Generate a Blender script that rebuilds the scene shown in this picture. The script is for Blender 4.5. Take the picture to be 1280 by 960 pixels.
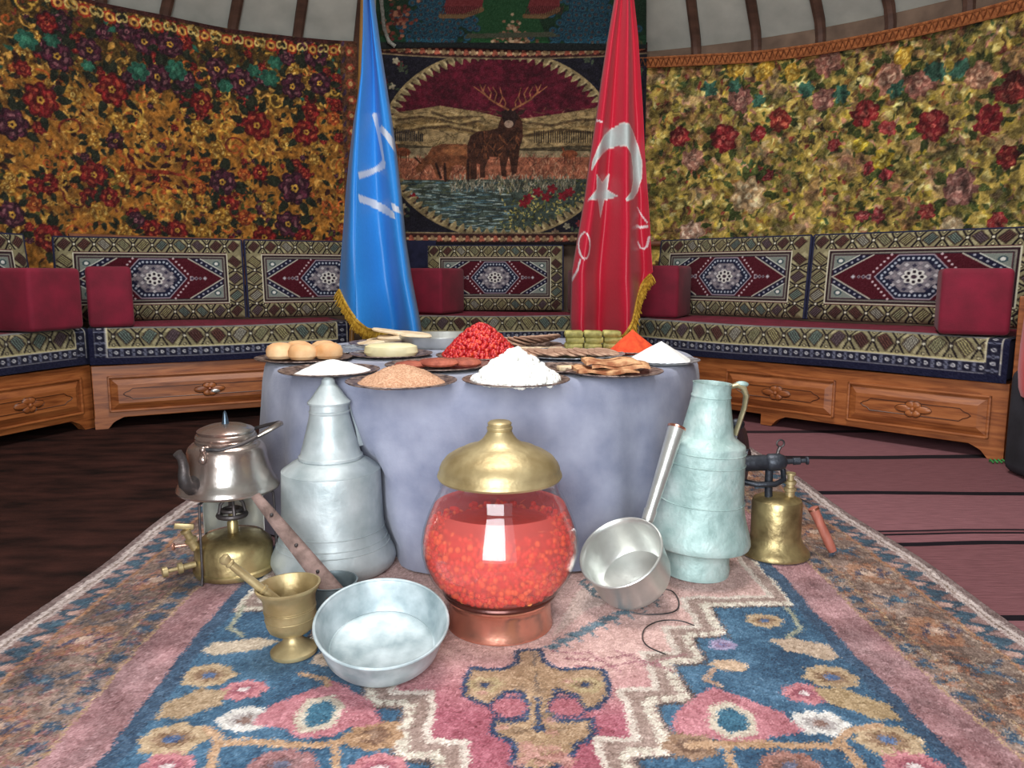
import bpy, bmesh, math, random
import numpy as np
from mathutils import Vector, Matrix

for o in list(bpy.data.objects):
    bpy.data.objects.remove(o)
S = bpy.context.scene
COL = S.collection
PI = math.pi
rng = np.random.default_rng(7)
random.seed(7)

# ------------------------------------------------------------------ camera
F = 960.0                       # focal length in pixels of the 1280 x 960 frame
HC = 0.80                       # camera height
PITCH = math.atan(138.0 / F)
cam = bpy.data.cameras.new('camera')
cam.sensor_fit = 'HORIZONTAL'
cam.sensor_width = 36.0
cam.lens = 36.0 * F / 1280.0
cam.clip_start = 0.02
cam_o = bpy.data.objects.new('camera', cam)
COL.objects.link(cam_o)
cam_o.location = (0, 0, HC)
cam_o.rotation_euler = (PI / 2 - PITCH, 0, 0)
S.camera = cam_o

# ------------------------------------------------------------------ world, daylight, exposure
YC = Vector((0.0, 2.70))        # centre of the round tent
R_WALL = 3.40
W = bpy.data.worlds.new('sky')
S.world = W
W.use_nodes = True
bg = W.node_tree.nodes['Background']
bg.inputs[0].default_value = (0.86, 0.93, 1.0, 1)
bg.inputs[1].default_value = 1.0


def area(name, loc, rot, sx, sy, power, col):
    l = bpy.data.lights.new(name, 'AREA')
    l.shape = 'RECTANGLE'
    l.size = sx
    l.size_y = sy
    l.energy = power
    l.color = col
    o = bpy.data.objects.new(name, l)
    COL.objects.link(o)
    o.location = loc
    o.rotation_euler = rot
    return o


area('door_daylight', (-0.5, -0.85, 1.12), (PI / 2, 0, 0), 1.7, 1.9, 120, (0.93, 0.97, 1.0))
area('crown_daylight', (0, 2.0, 4.25), (0, 0, 0), 1.5, 1.5, 130, (1.0, 0.98, 0.95))

S.view_settings.view_transform = 'Standard'
S.view_settings.look = 'None'
S.view_settings.gamma = 1.0
S.view_settings.use_curve_mapping = False
S.view_settings.exposure = 0.42


# ------------------------------------------------------------------ pixel helpers (direction only; the distance comes from floor, wall or depth)
CP, SP = math.cos(PITCH), math.sin(PITCH)


def ray(px, py):
    a = (px - 640.0) / F
    b = -(py - 480.0) / F
    return Vector((a, CP + b * SP, -SP + b * CP))


def at_height(px, py, h=0.0):
    d = ray(px, py)
    t = (h - HC) / d.z
    return Vector((d.x * t, d.y * t, h))


def at_depth(px, py, y):
    d = ray(px, py)
    t = y / d.y
    return Vector((d.x * t, y, HC + d.z * t))


def on_wall(px, py, R):
    d = ray(px, py)
    a = d.x * d.x + d.y * d.y
    b = -2 * d.y * YC.y
    c = YC.y ** 2 - R * R
    t = (-b + math.sqrt(b * b - 4 * a * c)) / (2 * a)
    return math.atan2(d.x * t, d.y * t - YC.y), HC + d.z * t, t * d.y


# ------------------------------------------------------------------ naming helpers
def tag(o, label=None, cat=None, group=None, kind=None):
    if label: o['label'] = label
    if cat: o['category'] = cat
    if group: o['group'] = group
    if kind: o['kind'] = kind
    return o


def empty(name, loc=(0, 0, 0), rz=0.0):
    o = bpy.data.objects.new(name, None)
    COL.objects.link(o)
    o.location = loc
    o.rotation_euler = (0, 0, rz)
    o.empty_display_size = 0.05
    return o


def add(name, me, parent=None, loc=(0, 0, 0), rot=(0, 0, 0), scale=(1, 1, 1)):
    o = bpy.data.objects.new(name, me)
    COL.objects.link(o)
    o.parent = parent
    o.location = loc
    o.rotation_euler = rot
    o.scale = scale
    return o


# ------------------------------------------------------------------ mesh builder
class MB:
    def __init__(s):
        s.v = []
        s.f = []

    def add(s, vs, fs):
        n = len(s.v)
        s.v.extend([tuple(p) for p in vs])
        s.f.extend([tuple(i + n for i in f) for f in fs])
        return s

    def box(s, x0, y0, z0, x1, y1, z1):
        return s.add([(x0, y0, z0), (x1, y0, z0), (x1, y1, z0), (x0, y1, z0), (x0, y0, z1), (x1, y0, z1), (x1, y1, z1), (x0, y1, z1)],
                     [(0, 3, 2, 1), (4, 5, 6, 7), (0, 1, 5, 4), (1, 2, 6, 5), (2, 3, 7, 6), (3, 0, 4, 7)])

    def lathe(s, prof, n=40, o=(0, 0, 0), axis=None, cap=True, sx=1.0, sy=1.0):
        """prof: (radius, height) pairs"""
        M = Matrix.Identity(3)
        if axis is not None:
            M = Vector((0, 0, 1)).rotation_difference(Vector(axis).normalized()).to_matrix()
        o = Vector(o)
        vs, fs = [], []
        for (r, h) in prof:
            for k in range(n):
                a = 2 * PI * k / n
                vs.append(M @ Vector((r * math.cos(a) * sx, r * math.sin(a) * sy, h)) + o)
        for i in range(len(prof) - 1):
            for k in range(n):
                k2 = (k + 1) % n
                fs.append((i * n + k, i * n + k2, (i + 1) * n + k2, (i + 1) * n + k))
        if cap:
            if prof[0][0] > 1e-5: fs.append(tuple(range(n))[::-1])
            if prof[-1][0] > 1e-5: fs.append(tuple((len(prof) - 1) * n + k for k in range(n)))
        return s.add(vs, fs)

    def tube(s, pts, r, n=10, flat=None, closed=False):
        """r: number or list; flat: (width scale, thickness scale, up vector)"""
        pts = [Vector(p) for p in pts]
        m = len(pts)
        rs = [r] * m if not hasattr(r, '__len__') else list(r)
        vs, fs = [], []
        prev = None
        for i, p in enumerate(pts):
            if closed:
                d = (pts[(i + 1) % m] - pts[i - 1])
            else:
                d = pts[min(i + 1, m - 1)] - pts[max(i - 1, 0)]
            d.normalize()
            if prev is None:
                up = Vector(flat[2]) if flat else (Vector((0, 0, 1)) if abs(d.z) < .9 else Vector((1, 0, 0)))
            else:
                up = prev
            a = d.cross(up)
            if a.length < 1e-6: a = d.cross(Vector((0.3, 1, 0.2)))
            a.normalize()
            b = a.cross(d).normalized()
            prev = b
            wa, wb = (flat[0], flat[1]) if flat else (1, 1)
            for k in range(n):
                t = 2 * PI * k / n
                vs.append(p + a * (math.cos(t) * rs[i] * wa) + b * (math.sin(t) * rs[i] * wb))
        for i in range(m if closed else m - 1):
            j = (i + 1) % m
            for k in range(n):
                k2 = (k + 1) % n
                fs.append((i * n + k, i * n + k2, j * n + k2, j * n + k))
        if not closed:
            fs.append(tuple(range(n))[::-1])
            fs.append(tuple((m - 1) * n + k for k in range(n)))
        return s.add(vs, fs)

    def sphere(s, c, r, nu=10, nv=7, sc=(1, 1, 1)):
        c = Vector(c)
        vs = [c + Vector((0, 0, -r * sc[2]))]
        for j in range(1, nv):
            ph = -PI / 2 + PI * j / nv
            for k in range(nu):
                a = 2 * PI * k / nu
                vs.append(c + Vector((r * sc[0] * math.cos(ph) * math.cos(a), r * sc[1] * math.cos(ph) * math.sin(a), r * sc[2] * math.sin(ph))))
        vs.append(c + Vector((0, 0, r * sc[2])))
        fs = []
        for k in range(nu):
            fs.append((0, 1 + (k + 1) % nu, 1 + k))
        for j in range(nv - 2):
            for k in range(nu):
                k2 = (k + 1) % nu
                fs.append((1 + j * nu + k, 1 + j * nu + k2, 1 + (j + 1) * nu + k2, 1 + (j + 1) * nu + k))
        L = len(vs) - 1
        b = 1 + (nv - 2) * nu
        for k in range(nu):
            fs.append((b + k, b + (k + 1) % nu, L))
        return s.add(vs, fs)

    def prism(s, poly, z0, z1, M=None):
        """polygon in xy, extruded in z"""
        n = len(poly)
        vs = [(x, y, z0) for x, y in poly] + [(x, y, z1) for x, y in poly]
        if M is not None: vs = [M @ Vector(p) for p in vs]
        fs = [tuple(range(n))[::-1], tuple(range(n, 2 * n))] + [(i, (i + 1) % n, n + (i + 1) % n, n + i) for i in range(n)]
        return s.add(vs, fs)

    def mesh(s, name, mat, smooth=True, bevel=0.0, angle=40, seg=2):
        me = bpy.data.meshes.new(name)
        me.from_pydata(s.v, [], s.f)
        me.update()
        bm = bmesh.new()
        bm.from_mesh(me)
        bmesh.ops.recalc_face_normals(bm, faces=bm.faces)
        if bevel > 0:
            es = [e for e in bm.edges if len(e.link_faces) == 2 and e.calc_face_angle(0) > math.radians(30)]
            bmesh.ops.bevel(bm, geom=es, offset=bevel, segments=seg, affect='EDGES', profile=0.5)
        for f in bm.faces: f.smooth = smooth
        if smooth:
            for e in bm.edges:
                if len(e.link_faces) == 2 and e.calc_face_angle(0) > math.radians(angle): e.smooth = False
        bm.to_mesh(me)
        bm.free()
        if mat: me.materials.append(mat)
        return me

    def build(s, name, mat, parent=None, **k):
        loc = k.pop('loc', (0, 0, 0))
        rot = k.pop('rot', (0, 0, 0))
        return add(name, s.mesh(name, mat, **k), parent, loc, rot)


# ------------------------------------------------------------------ colours and materials
def lin(c):
    c = np.asarray(c, dtype=float) / 255.0
    return np.where(c <= 0.04045, c / 12.92, ((c + 0.055) / 1.055) ** 2.4)


def L4(c):
    r = lin(c)
    return (float(r[0]), float(r[1]), float(r[2]), 1.0)


def setin(b, name, v):
    if name in b.inputs: b.inputs[name].default_value = v


def new_mat(name):
    m = bpy.data.materials.new(name)
    m.use_nodes = True
    nt = m.node_tree
    return m, nt, nt.nodes['Principled BSDF']


def noisy(name, c1, c2, scale=8, rough=0.6, metal=0.0, bump=0.1, bscale=60, contrast=(0.35, 0.65), sheen=0.0, stretch=(1, 1, 1), detail=6, rough2=None, spec=None, third=None):
    """two colours mixed by noise in the object's own space, with fine relief"""
    m, nt, b = new_mat(name)
    N = nt.nodes
    lk = nt.links.new
    tc = N.new('ShaderNodeTexCoord')
    mp = N.new('ShaderNodeMapping')
    mp.inputs['Scale'].default_value = stretch
    lk(tc.outputs['Object'], mp.inputs[0])
    n1 = N.new('ShaderNodeTexNoise')
    n1.inputs['Scale'].default_value = scale
    n1.inputs['Detail'].default_value = detail
    lk(mp.outputs[0], n1.inputs['Vector'])
    rp = N.new('ShaderNodeValToRGB')
    rp.color_ramp.elements[0].position = contrast[0]
    rp.color_ramp.elements[0].color = L4(c1)
    rp.color_ramp.elements[1].position = contrast[1]
    rp.color_ramp.elements[1].color = L4(c2)
    if third:
        e = rp.color_ramp.elements.new(third[0])
        e.color = L4(third[1])
    lk(n1.outputs['Fac'], rp.inputs[0])
    lk(rp.outputs[0], b.inputs['Base Color'])
    if rough2 is not None:
        mr = N.new('ShaderNodeMapRange')
        mr.inputs[3].default_value = rough
        mr.inputs[4].default_value = rough2
        lk(n1.outputs['Fac'], mr.inputs[0])
        lk(mr.outputs[0], b.inputs['Roughness'])
    else:
        b.inputs['Roughness'].default_value = rough
    b.inputs['Metallic'].default_value = metal
    if spec is not None: setin(b, 'Specular IOR Level', spec)
    if sheen:
        setin(b, 'Sheen Weight', sheen)
        setin(b, 'Sheen Roughness', 0.5)
    if bump:
        n2 = N.new('ShaderNodeTexNoise')
        n2.inputs['Scale'].default_value = bscale
        n2.inputs['Detail'].default_value = 4
        lk(mp.outputs[0], n2.inputs['Vector'])
        bp = N.new('ShaderNodeBump')
        bp.inputs['Strength'].default_value = bump
        bp.inputs['Distance'].default_value = 0.01
        lk(n2.outputs['Fac'], bp.inputs['Height'])
        lk(bp.outputs[0], b.inputs['Normal'])
    return m


def woven(name, rough=0.95, sheen=0.1, bump=0.35, bscale=260, spec=0.1):
    """textile whose dyed pattern is stored on the cloth itself"""
    m, nt, b = new_mat(name)
    N = nt.nodes
    lk = nt.links.new
    at = N.new('ShaderNodeAttribute')
    at.attribute_name = 'Col'
    lk(at.outputs['Color'], b.inputs['Base Color'])
    b.inputs['Roughness'].default_value = rough
    setin(b, 'Specular IOR Level', spec)
    setin(b, 'Sheen Weight', sheen)
    setin(b, 'Sheen Roughness', 0.6)
    if bump:
        tc = N.new('ShaderNodeTexCoord')
        n2 = N.new('ShaderNodeTexNoise')
        n2.inputs['Scale'].default_value = bscale
        n2.inputs['Detail'].default_value = 2
        lk(tc.outputs['Object'], n2.inputs['Vector'])
        bp = N.new('ShaderNodeBump')
        bp.inputs['Strength'].default_value = bump
        bp.inputs['Distance'].default_value = 0.006
        lk(n2.outputs['Fac'], bp.inputs['Height'])
        lk(bp.outputs[0], b.inputs['Normal'])
    return m


M = {}
M['carpet'] = woven('wool_pile')
M['tapestry'] = woven('plush_tapestry', rough=0.85, sheen=0.15, bump=0.3, bscale=200)
M['kilim_cushion'] = woven('cushion_weave', rough=0.9, sheen=0.05, bump=0.25, bscale=300)
M['satin'] = woven('flag_satin', rough=0.40, sheen=0.08, bump=0.05, bscale=80, spec=0.4)
M['felt'] = noisy('felt', (176, 176, 166), (196, 195, 184), scale=5, rough=0.95, bump=0.15, bscale=25)
M['wall'] = noisy('tent_wall', (90, 72, 60), (120, 98, 82), scale=6, rough=0.95)
M['rafter'] = noisy('rafter_wood', (74, 50, 40), (98, 68, 54), scale=6, rough=0.7, stretch=(1, 1, 4))
M['dark_floor'] = noisy('dark_carpet', (24, 15, 13), (66, 38, 32), scale=5, rough=0.95, bump=0.6, bscale=70, stretch=(1, 2.6, 1), contrast=(0.3, 0.72), spec=0.1)
M['velvet'] = noisy('maroon_velvet', (104, 8, 34), (128, 12, 44), scale=9, rough=0.85, bump=0.1, bscale=150, sheen=0.06)
M['cloth'] = noisy('grey_velvet_cloth', (116, 121, 143), (154, 157, 175), scale=9, rough=0.9, bump=0.12, bscale=160, sheen=0.15, contrast=(0.3, 0.7))
M['tin'] = noisy('tinned_copper', (146, 158, 160), (196, 204, 205), scale=11, rough=0.5, metal=0.35, bump=0.3, bscale=22, contrast=(0.3, 0.7))
M['verdigris'] = noisy('verdigris_tin', (134, 160, 156), (184, 201, 197), scale=16, rough=0.55, metal=0.2, bump=0.35, bscale=50, contrast=(0.3, 0.72), third=(0.5, (158, 182, 178)))
M['pan'] = noisy('pan_tin', (128, 144, 148), (186, 197, 200), scale=16, rough=0.5, metal=0.35, bump=0.1, bscale=40, contrast=(0.34, 0.66))
M['aluminium'] = noisy('aluminium', (186, 188, 184), (214, 215, 210), scale=8, rough=0.32, metal=0.75, bump=0.12, bscale=30)
M['brass'] = noisy('brass', (150, 130, 90), (188, 170, 128), scale=12, rough=0.4, metal=0.6, bump=0.12, bscale=60, rough2=0.5)
M['old_brass'] = noisy('old_brass', (124, 108, 74), (186, 168, 120), scale=14, rough=0.4, metal=0.8, bump=0.15, bscale=60, contrast=(0.35, 0.6))
M['copper'] = noisy('copper', (200, 134, 112), (220, 160, 138), scale=6, rough=0.24, metal=0.9, bump=0.12, bscale=30)
M['kettle'] = noisy('worn_tinned_kettle', (168, 136, 124), (178, 174, 168), scale=7, rough=0.25, metal=0.85, bump=0.1, bscale=40, contrast=(0.32, 0.6))
M['iron'] = noisy('iron', (62, 60, 62), (92, 84, 82), scale=20, rough=0.5, metal=0.7, bump=0.2, bscale=80)
M['rusty'] = noisy('rusty_iron', (92, 74, 68), (128, 106, 100), scale=28, rough=0.6, metal=0.5, bump=0.25, bscale=90)
M['black_iron'] = noisy('black_iron', (34, 37, 44), (58, 62, 70), scale=20, rough=0.45, metal=0.5, bump=0.2, bscale=80)
M['plate'] = noisy('engraved_copper_plate', (74, 56, 50), (158, 134, 122), scale=60, rough=0.38, metal=0.45, bump=0.4, bscale=160, contrast=(0.4, 0.6))
M['silver_plate'] = noisy('engraved_tin_plate', (120, 122, 126), (196, 200, 204), scale=60, rough=0.35, metal=0.6, bump=0.3, bscale=150, contrast=(0.4, 0.6))
M['red_wood'] = noisy('red_painted_wood', (146, 80, 66), (178, 108, 92), scale=14, rough=0.5, stretch=(3, 3, 1))
M['gold'] = noisy('gold_fringe', (150, 108, 20), (206, 164, 56), scale=60, rough=0.6, bump=0.3, bscale=120)
M['pole'] = noisy('flag_pole', (120, 82, 34), (150, 106, 50), scale=12, rough=0.45, stretch=(1, 1, .2))
M['rail'] = noisy('brown_rail', (110, 62, 36), (140, 84, 50), scale=10, rough=0.55)
M['braid'] = noisy('orange_braid', (132, 72, 36), (176, 106, 58), scale=40, rough=0.9, bump=0.5, bscale=160)
M['red_cloth'] = noisy('red_cloth', (190, 20, 30), (206, 30, 40), scale=8, rough=0.85, sheen=0.2)
M['black_cloth'] = noisy('black_cloth', (24, 24, 30), (40, 40, 48), scale=10, rough=0.9)
M['green'] = noisy('green_cloth', (40, 110, 50), (60, 140, 70), scale=20, rough=0.9)
M['navy'] = noisy('navy_weave', (20, 22, 48), (34, 36, 66), scale=20, rough=0.95)


def wood_mat(name, c1, c2, c3):
    m, nt, b = new_mat(name)
    N = nt.nodes
    lk = nt.links.new
    tc = N.new('ShaderNodeTexCoord')
    mp = N.new('ShaderNodeMapping')
    mp.inputs['Scale'].default_value = (1.2, 6, 12)
    lk(tc.outputs['Object'], mp.inputs[0])
    n = N.new('ShaderNodeTexNoise')
    n.inputs['Scale'].default_value = 3.5
    n.inputs['Detail'].default_value = 8
    n.inputs['Distortion'].default_value = 1.2
    lk(mp.outputs[0], n.inputs['Vector'])
    rp = N.new('ShaderNodeValToRGB')
    rp.color_ramp.elements[0].position = .3
    rp.color_ramp.elements[0].color = L4(c1)
    rp.color_ramp.elements[1].position = .72
    rp.color_ramp.elements[1].color = L4(c3)
    e = rp.color_ramp.elements.new(.5)
    e.color = L4(c2)
    lk(n.outputs['Fac'], rp.inputs[0])
    lk(rp.outputs[0], b.inputs['Base Color'])
    b.inputs['Roughness'].default_value = 0.42
    bp = N.new('ShaderNodeBump')
    bp.inputs['Strength'].default_value = .12
    lk(n.outputs['Fac'], bp.inputs['Height'])
    lk(bp.outputs[0], b.inputs['Normal'])
    return m


M['wood'] = wood_mat('bench_wood', (112, 58, 28), (150, 86, 44), (174, 106, 58))
M['carved'] = wood_mat('carved_line', (60, 30, 16), (74, 38, 20), (84, 44, 24))


# ------------------------------------------------------------------ dyed patterns, painted by code in cloth coordinates
def fnoise(shape, cells, seed=0, octs=4, asp=1.0):
    """smooth value noise 0..1 on a grid"""
    r = np.random.default_rng(seed)
    out = np.zeros(shape)
    amp, tot = 1.0, 0.0
    for o in range(octs):
        cy = max(2, int(cells * 2 ** o))
        cx = max(2, int(cells * asp * 2 ** o))
        g = r.random((cy + 2, cx + 2))
        yy = np.linspace(0, cy, shape[0])[:, None]
        xx = np.linspace(0, cx, shape[1])[None, :]
        y0 = yy.astype(int); x0 = xx.astype(int)
        fy = yy - y0; fx = xx - x0
        fy = fy * fy * (3 - 2 * fy); fx = fx * fx * (3 - 2 * fx)
        v = (g[y0, x0] * (1 - fx) + g[y0, x0 + 1] * fx) * (1 - fy) + (g[y0 + 1, x0] * (1 - fx) + g[y0 + 1, x0 + 1] * fx) * fy
        out += v * amp
        tot += amp
        amp *= 0.55
    return out / tot


class Canvas:
    def __init__(s, u0, v0, u1, v1, res, col, resv=None):
        s.u0, s.v0, s.u1, s.v1 = u0, v0, u1, v1
        s.nx = int((u1 - u0) * res) + 1
        s.ny = int((v1 - v0) * (resv or res)) + 1
        s.im = np.empty((s.ny, s.nx, 3), dtype=np.float32)
        s.im[:] = col
        s.U = np.linspace(u0, u1, s.nx)
        s.V = np.linspace(v0, v1, s.ny)

    def win(s, u0, v0, u1, v1):
        i0 = max(0, int((u0 - s.u0) / (s.u1 - s.u0) * (s.nx - 1)))
        i1 = min(s.nx, int((u1 - s.u0) / (s.u1 - s.u0) * (s.nx - 1)) + 2)
        j0 = max(0, int((v0 - s.v0) / (s.v1 - s.v0) * (s.ny - 1)))
        j1 = min(s.ny, int((v1 - s.v0) / (s.v1 - s.v0) * (s.ny - 1)) + 2)
        if i1 <= i0 or j1 <= j0: return None
        return slice(j0, j1), slice(i0, i1), s.U[None, i0:i1], s.V[j0:j1, None]

    def put(s, w, mask, col, a=1.0):
        k = (mask * a)[..., None]
        s.im[w[0], w[1]] = s.im[w[0], w[1]] * (1 - k) + np.asarray(col, dtype=np.float32) * k

    def rect(s, u0, v0, u1, v1, col, a=1.0):
        w = s.win(u0, v0, u1, v1)
        if w is None: return
        s.put(w, ((w[2] >= u0) & (w[2] <= u1) & (w[3] >= v0) & (w[3] <= v1)).astype(float), col, a)

    def ell(s, c, rx, ry, col, rot=0.0, a=1.0, lobes=0, depth=.2, ph=0.0, inner=0.0):
        R = max(rx, ry) * (1.05 + depth)
        w = s.win(c[0] - R, c[1] - R, c[0] + R, c[1] + R)
        if w is None: return
        du, dv = w[2] - c[0], w[3] - c[1]
        ca, sa = math.cos(rot), math.sin(rot)
        x = (du * ca + dv * sa) / rx
        y = (-du * sa + dv * ca) / ry
        d = np.sqrt(x * x + y * y)
        lim = 1.0
        if lobes:
            lim = 1 - depth + depth * np.abs(np.cos(np.arctan2(y, x) * lobes / 2 + ph))
        s.put(w, ((d <= lim) & (d >= inner)).astype(float), col, a)

    def poly(s, pts, col, a=1.0):
        P = np.asarray(pts, dtype=float)
        w = s.win(P[:, 0].min(), P[:, 1].min(), P[:, 0].max(), P[:, 1].max())
        if w is None: return
        x = w[2] + 0 * w[3]
        y = w[3] + 0 * w[2]
        ins = np.zeros(x.shape, bool)
        for i in range(len(P)):
            x1, y1 = P[i]
            x2, y2 = P[i - 1]
            if y1 == y2: continue
            c = ((y1 > y) != (y2 > y)) & (x < (x2 - x1) * (y - y1) / (y2 - y1) + x1)
            ins ^= c
        s.put(w, ins.astype(float), col, a)

    def line(s, pts, wd, col, a=1.0, wd2=None):
        n = len(pts) - 1
        for i in range(n):
            (x1, y1), (x2, y2) = pts[i][:2], pts[i + 1][:2]
            h1 = wd / 2 if wd2 is None else (wd + (wd2 - wd) * i / n) / 2
            h2 = wd / 2 if wd2 is None else (wd + (wd2 - wd) * (i + 1) / n) / 2
            h = max(h1, h2)
            w = s.win(min(x1, x2) - h, min(y1, y2) - h, max(x1, x2) + h, max(y1, y2) + h)
            if w is None: continue
            dx, dy = x2 - x1, y2 - y1
            q = dx * dx + dy * dy + 1e-12
            t = np.clip(((w[2] - x1) * dx + (w[3] - y1) * dy) / q, 0, 1)
            d = np.hypot(w[2] - x1 - t * dx, w[3] - y1 - t * dy)
            s.put(w, (d <= h1 + (h2 - h1) * t).astype(float), col, a)

    def leaf(s, c, ln, wd, rot, col, a=1.0):
        ca, sa = math.cos(rot), math.sin(rot)
        pts = []
        for (x, y) in ((-.5, 0), (-.2, .5), (.15, .42), (.5, 0), (.15, -.42), (-.2, -.5)):
            pts.append((c[0] + x * ln * ca - y * wd * sa, c[1] + x * ln * sa + y * wd * ca))
        s.poly(pts, col, a)

    def rose(s, c, r, dark, mid, light, rr, core=None, asp=1.0):
        s.ell(c, r, r * asp, dark, lobes=7, depth=.22, ph=rr.random() * 3)
        s.ell(c, r * .86, r * .86 * asp, mid, lobes=7, depth=.3, ph=rr.random() * 3)
        for k in range(5):
            t = k * 1.256 + rr.random()
            s.ell((c[0] + .5 * r * math.cos(t), c[1] + .5 * r * asp * math.sin(t)), r * .34, r * .24 * asp, dark, rot=t + 1.4, a=.75)
            s.ell((c[0] + .55 * r * math.cos(t + .25), c[1] + .55 * r * asp * math.sin(t + .25)), r * .22, r * .1 * asp, light, rot=t + 1.6, a=.8)
        s.ell(c, r * .33, r * .33 * asp, dark, a=.9)
        s.ell(c, r * .24, r * .24 * asp, core or light, lobes=5, depth=.3)
        s.ell(c, r * .09, r * .09 * asp, dark)

    def curl(s, c, r, turns, rot, wd, col, sgn=1):
        pts = []
        for k in range(15):
            t = k / 14
            a = rot + sgn * t * turns * 2 * PI
            q = r * (1 - .75 * t)
            pts.append((c[0] + q * math.cos(a), c[1] + q * math.sin(a)))
        s.line(pts, wd, col)

    def sample(s, U, V):
        x = np.clip((U - s.u0) / (s.u1 - s.u0) * (s.nx - 1), 0, s.nx - 1.001)
        y = np.clip((V - s.v0) / (s.v1 - s.v0) * (s.ny - 1), 0, s.ny - 1.001)
        i = x.astype(int); j = y.astype(int)
        fx = (x - i)[..., None]; fy = (y - j)[..., None]
        im = s.im
        return (im[j, i] * (1 - fx) + im[j, i + 1] * fx) * (1 - fy) + (im[j + 1, i] * (1 - fx) + im[j + 1, i + 1] * fx) * fy


def cloth_mesh(name, P, C, mat, closed_u=False, skirt=None):
    """P: (nv,nu,3) points, C: (nv,nu,3) sRGB 0..255 colours; skirt: vector for a hem thickness"""
    nv, nu = P.shape[:2]
    verts = P.reshape(-1, 3)
    cols = C.reshape(-1, 3)
    idx = np.arange(nv * nu).reshape(nv, nu)
    if closed_u:
        nxt = np.roll(idx, -1, axis=1)
        q = np.stack([idx[:-1], nxt[:-1], nxt[1:], idx[1:]], -1).reshape(-1, 4)
    else:
        q = np.stack([idx[:-1, :-1], idx[:-1, 1:], idx[1:, 1:], idx[1:, :-1]], -1).reshape(-1, 4)
    if skirt is not None:
        ring = np.concatenate([idx[0, :], idx[1:, -1], idx[-1, -2::-1], idx[-2:0:-1, 0]])
        n0 = len(verts)
        sk = np.asarray(skirt)
        verts = np.concatenate([verts, verts[ring] + (sk[ring] if sk.ndim == 2 else sk)])
        cols = np.concatenate([cols, cols[ring] * .8])
        k = np.arange(len(ring))
        k2 = np.roll(k, -1)
        q = np.concatenate([q, np.stack([ring[k], n0 + k, n0 + k2, ring[k2]], -1)])
    me = bpy.data.meshes.new(name)
    me.vertices.add(len(verts))
    me.vertices.foreach_set('co', np.ascontiguousarray(verts, dtype=np.float32).ravel())
    me.loops.add(q.size)
    me.loops.foreach_set('vertex_index', q.astype(np.int32).ravel())
    me.polygons.add(len(q))
    me.polygons.foreach_set('loop_start', np.arange(0, q.size, 4, dtype=np.int32))
    me.polygons.foreach_set('use_smooth', np.ones(len(q), dtype=bool))
    me.update(calc_edges=True)
    ca = me.color_attributes.new('Col', 'FLOAT_COLOR', 'POINT')
    rgba = np.ones((len(verts), 4), dtype=np.float32)
    rgba[:, :3] = lin(np.clip(cols, 0, 255))
    ca.data.foreach_set('color', rgba.ravel())
    me.materials.append(mat)
    return me


# ================================================================== SETTING
def ring_pts(r, a):
    return (r * math.sin(a), YC.y + r * math.cos(a))


# floor
mb = MB()
N = 64
mb.add([(ring_pts(R_WALL + .1, 2 * PI * k / N) + (0,)) for k in range(N)] + [(ring_pts(R_WALL + .1, 2 * PI * k / N) + (-.05,)) for k in range(N)],
       [tuple(range(N)), tuple(range(2 * N - 1, N - 1, -1))] + [(k, N + k, N + (k + 1) % N, (k + 1) % N) for k in range(N)])
tag(mb.build('floor', M['dark_floor'], smooth=False), 'dark brown carpeted floor of the round tent', kind='structure')

# wall (ring with the doorway left open behind the viewer)
H_WALL = 2.42
DOOR = 0.28
mb = MB()
n = 72
ang = [-(PI - DOOR) + (2 * PI - 2 * DOOR) * k / n for k in range(n + 1)]
vs = []
for a in ang:
    for (r, z) in ((R_WALL, 0), (R_WALL, H_WALL), (R_WALL + .06, H_WALL), (R_WALL + .06, 0)):
        vs.append(ring_pts(r, a) + (z,))
fs = []
for k in range(n):
    for j in range(4):
        fs.append((k * 4 + j, k * 4 + (j + 1) % 4, k * 4 + 4 + (j + 1) % 4, k * 4 + 4 + j))
fs += [(0, 1, 2, 3), (n * 4, n * 4 + 3, n * 4 + 2, n * 4 + 1)]
mb.add(vs, fs)
tag(mb.build('wall_back', M['wall']), 'brown curved tent wall behind the hangings', kind='structure')
# lintel piece over the doorway
mb = MB()
vs = []
for k in range(7):
    a = (PI - DOOR) + 2 * DOOR * k / 6
    for (r, z) in ((R_WALL, 2.05), (R_WALL, H_WALL), (R_WALL + .06, H_WALL), (R_WALL + .06, 2.05)):
        vs.append(ring_pts(r, a) + (z,))
fs = []
for k in range(6):
    for j in range(4):
        fs.append((k * 4 + j, k * 4 + (j + 1) % 4, k * 4 + 4 + (j + 1) % 4, k * 4 + 4 + j))
mb.add(vs, fs)
tag(mb.build('wall_front', M['wall']), 'tent wall above the doorway', kind='structure')

# felt roof cone with the open crown, rafters as its parts
ROOF_R0, ROOF_R1, ROOF_SL = R_WALL + .05, .85, math.tan(math.radians(40))


def roof_z(r):
    return H_WALL + (ROOF_R0 - r) * ROOF_SL


mb = MB()
prof = [ROOF_R0, 2.9, 2.3, 1.6, ROOF_R1]
n = 72
vs = []
for r in prof:
    for k in range(n):
        vs.append(ring_pts(r, 2 * PI * k / n) + (roof_z(r),))
fs = [(i * n + k, i * n + (k + 1) % n, (i + 1) * n + (k + 1) % n, (i + 1) * n + k) for i in range(len(prof) - 1) for k in range(n)]
mb.add(vs, fs)
ceil_o = tag(mb.build('ceiling', M['felt']), 'off-white felt roof carried on brown rafters', kind='structure')


def rafter_az(px, py):
    return on_wall(px, py, R_WALL - .02)[0]


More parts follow.
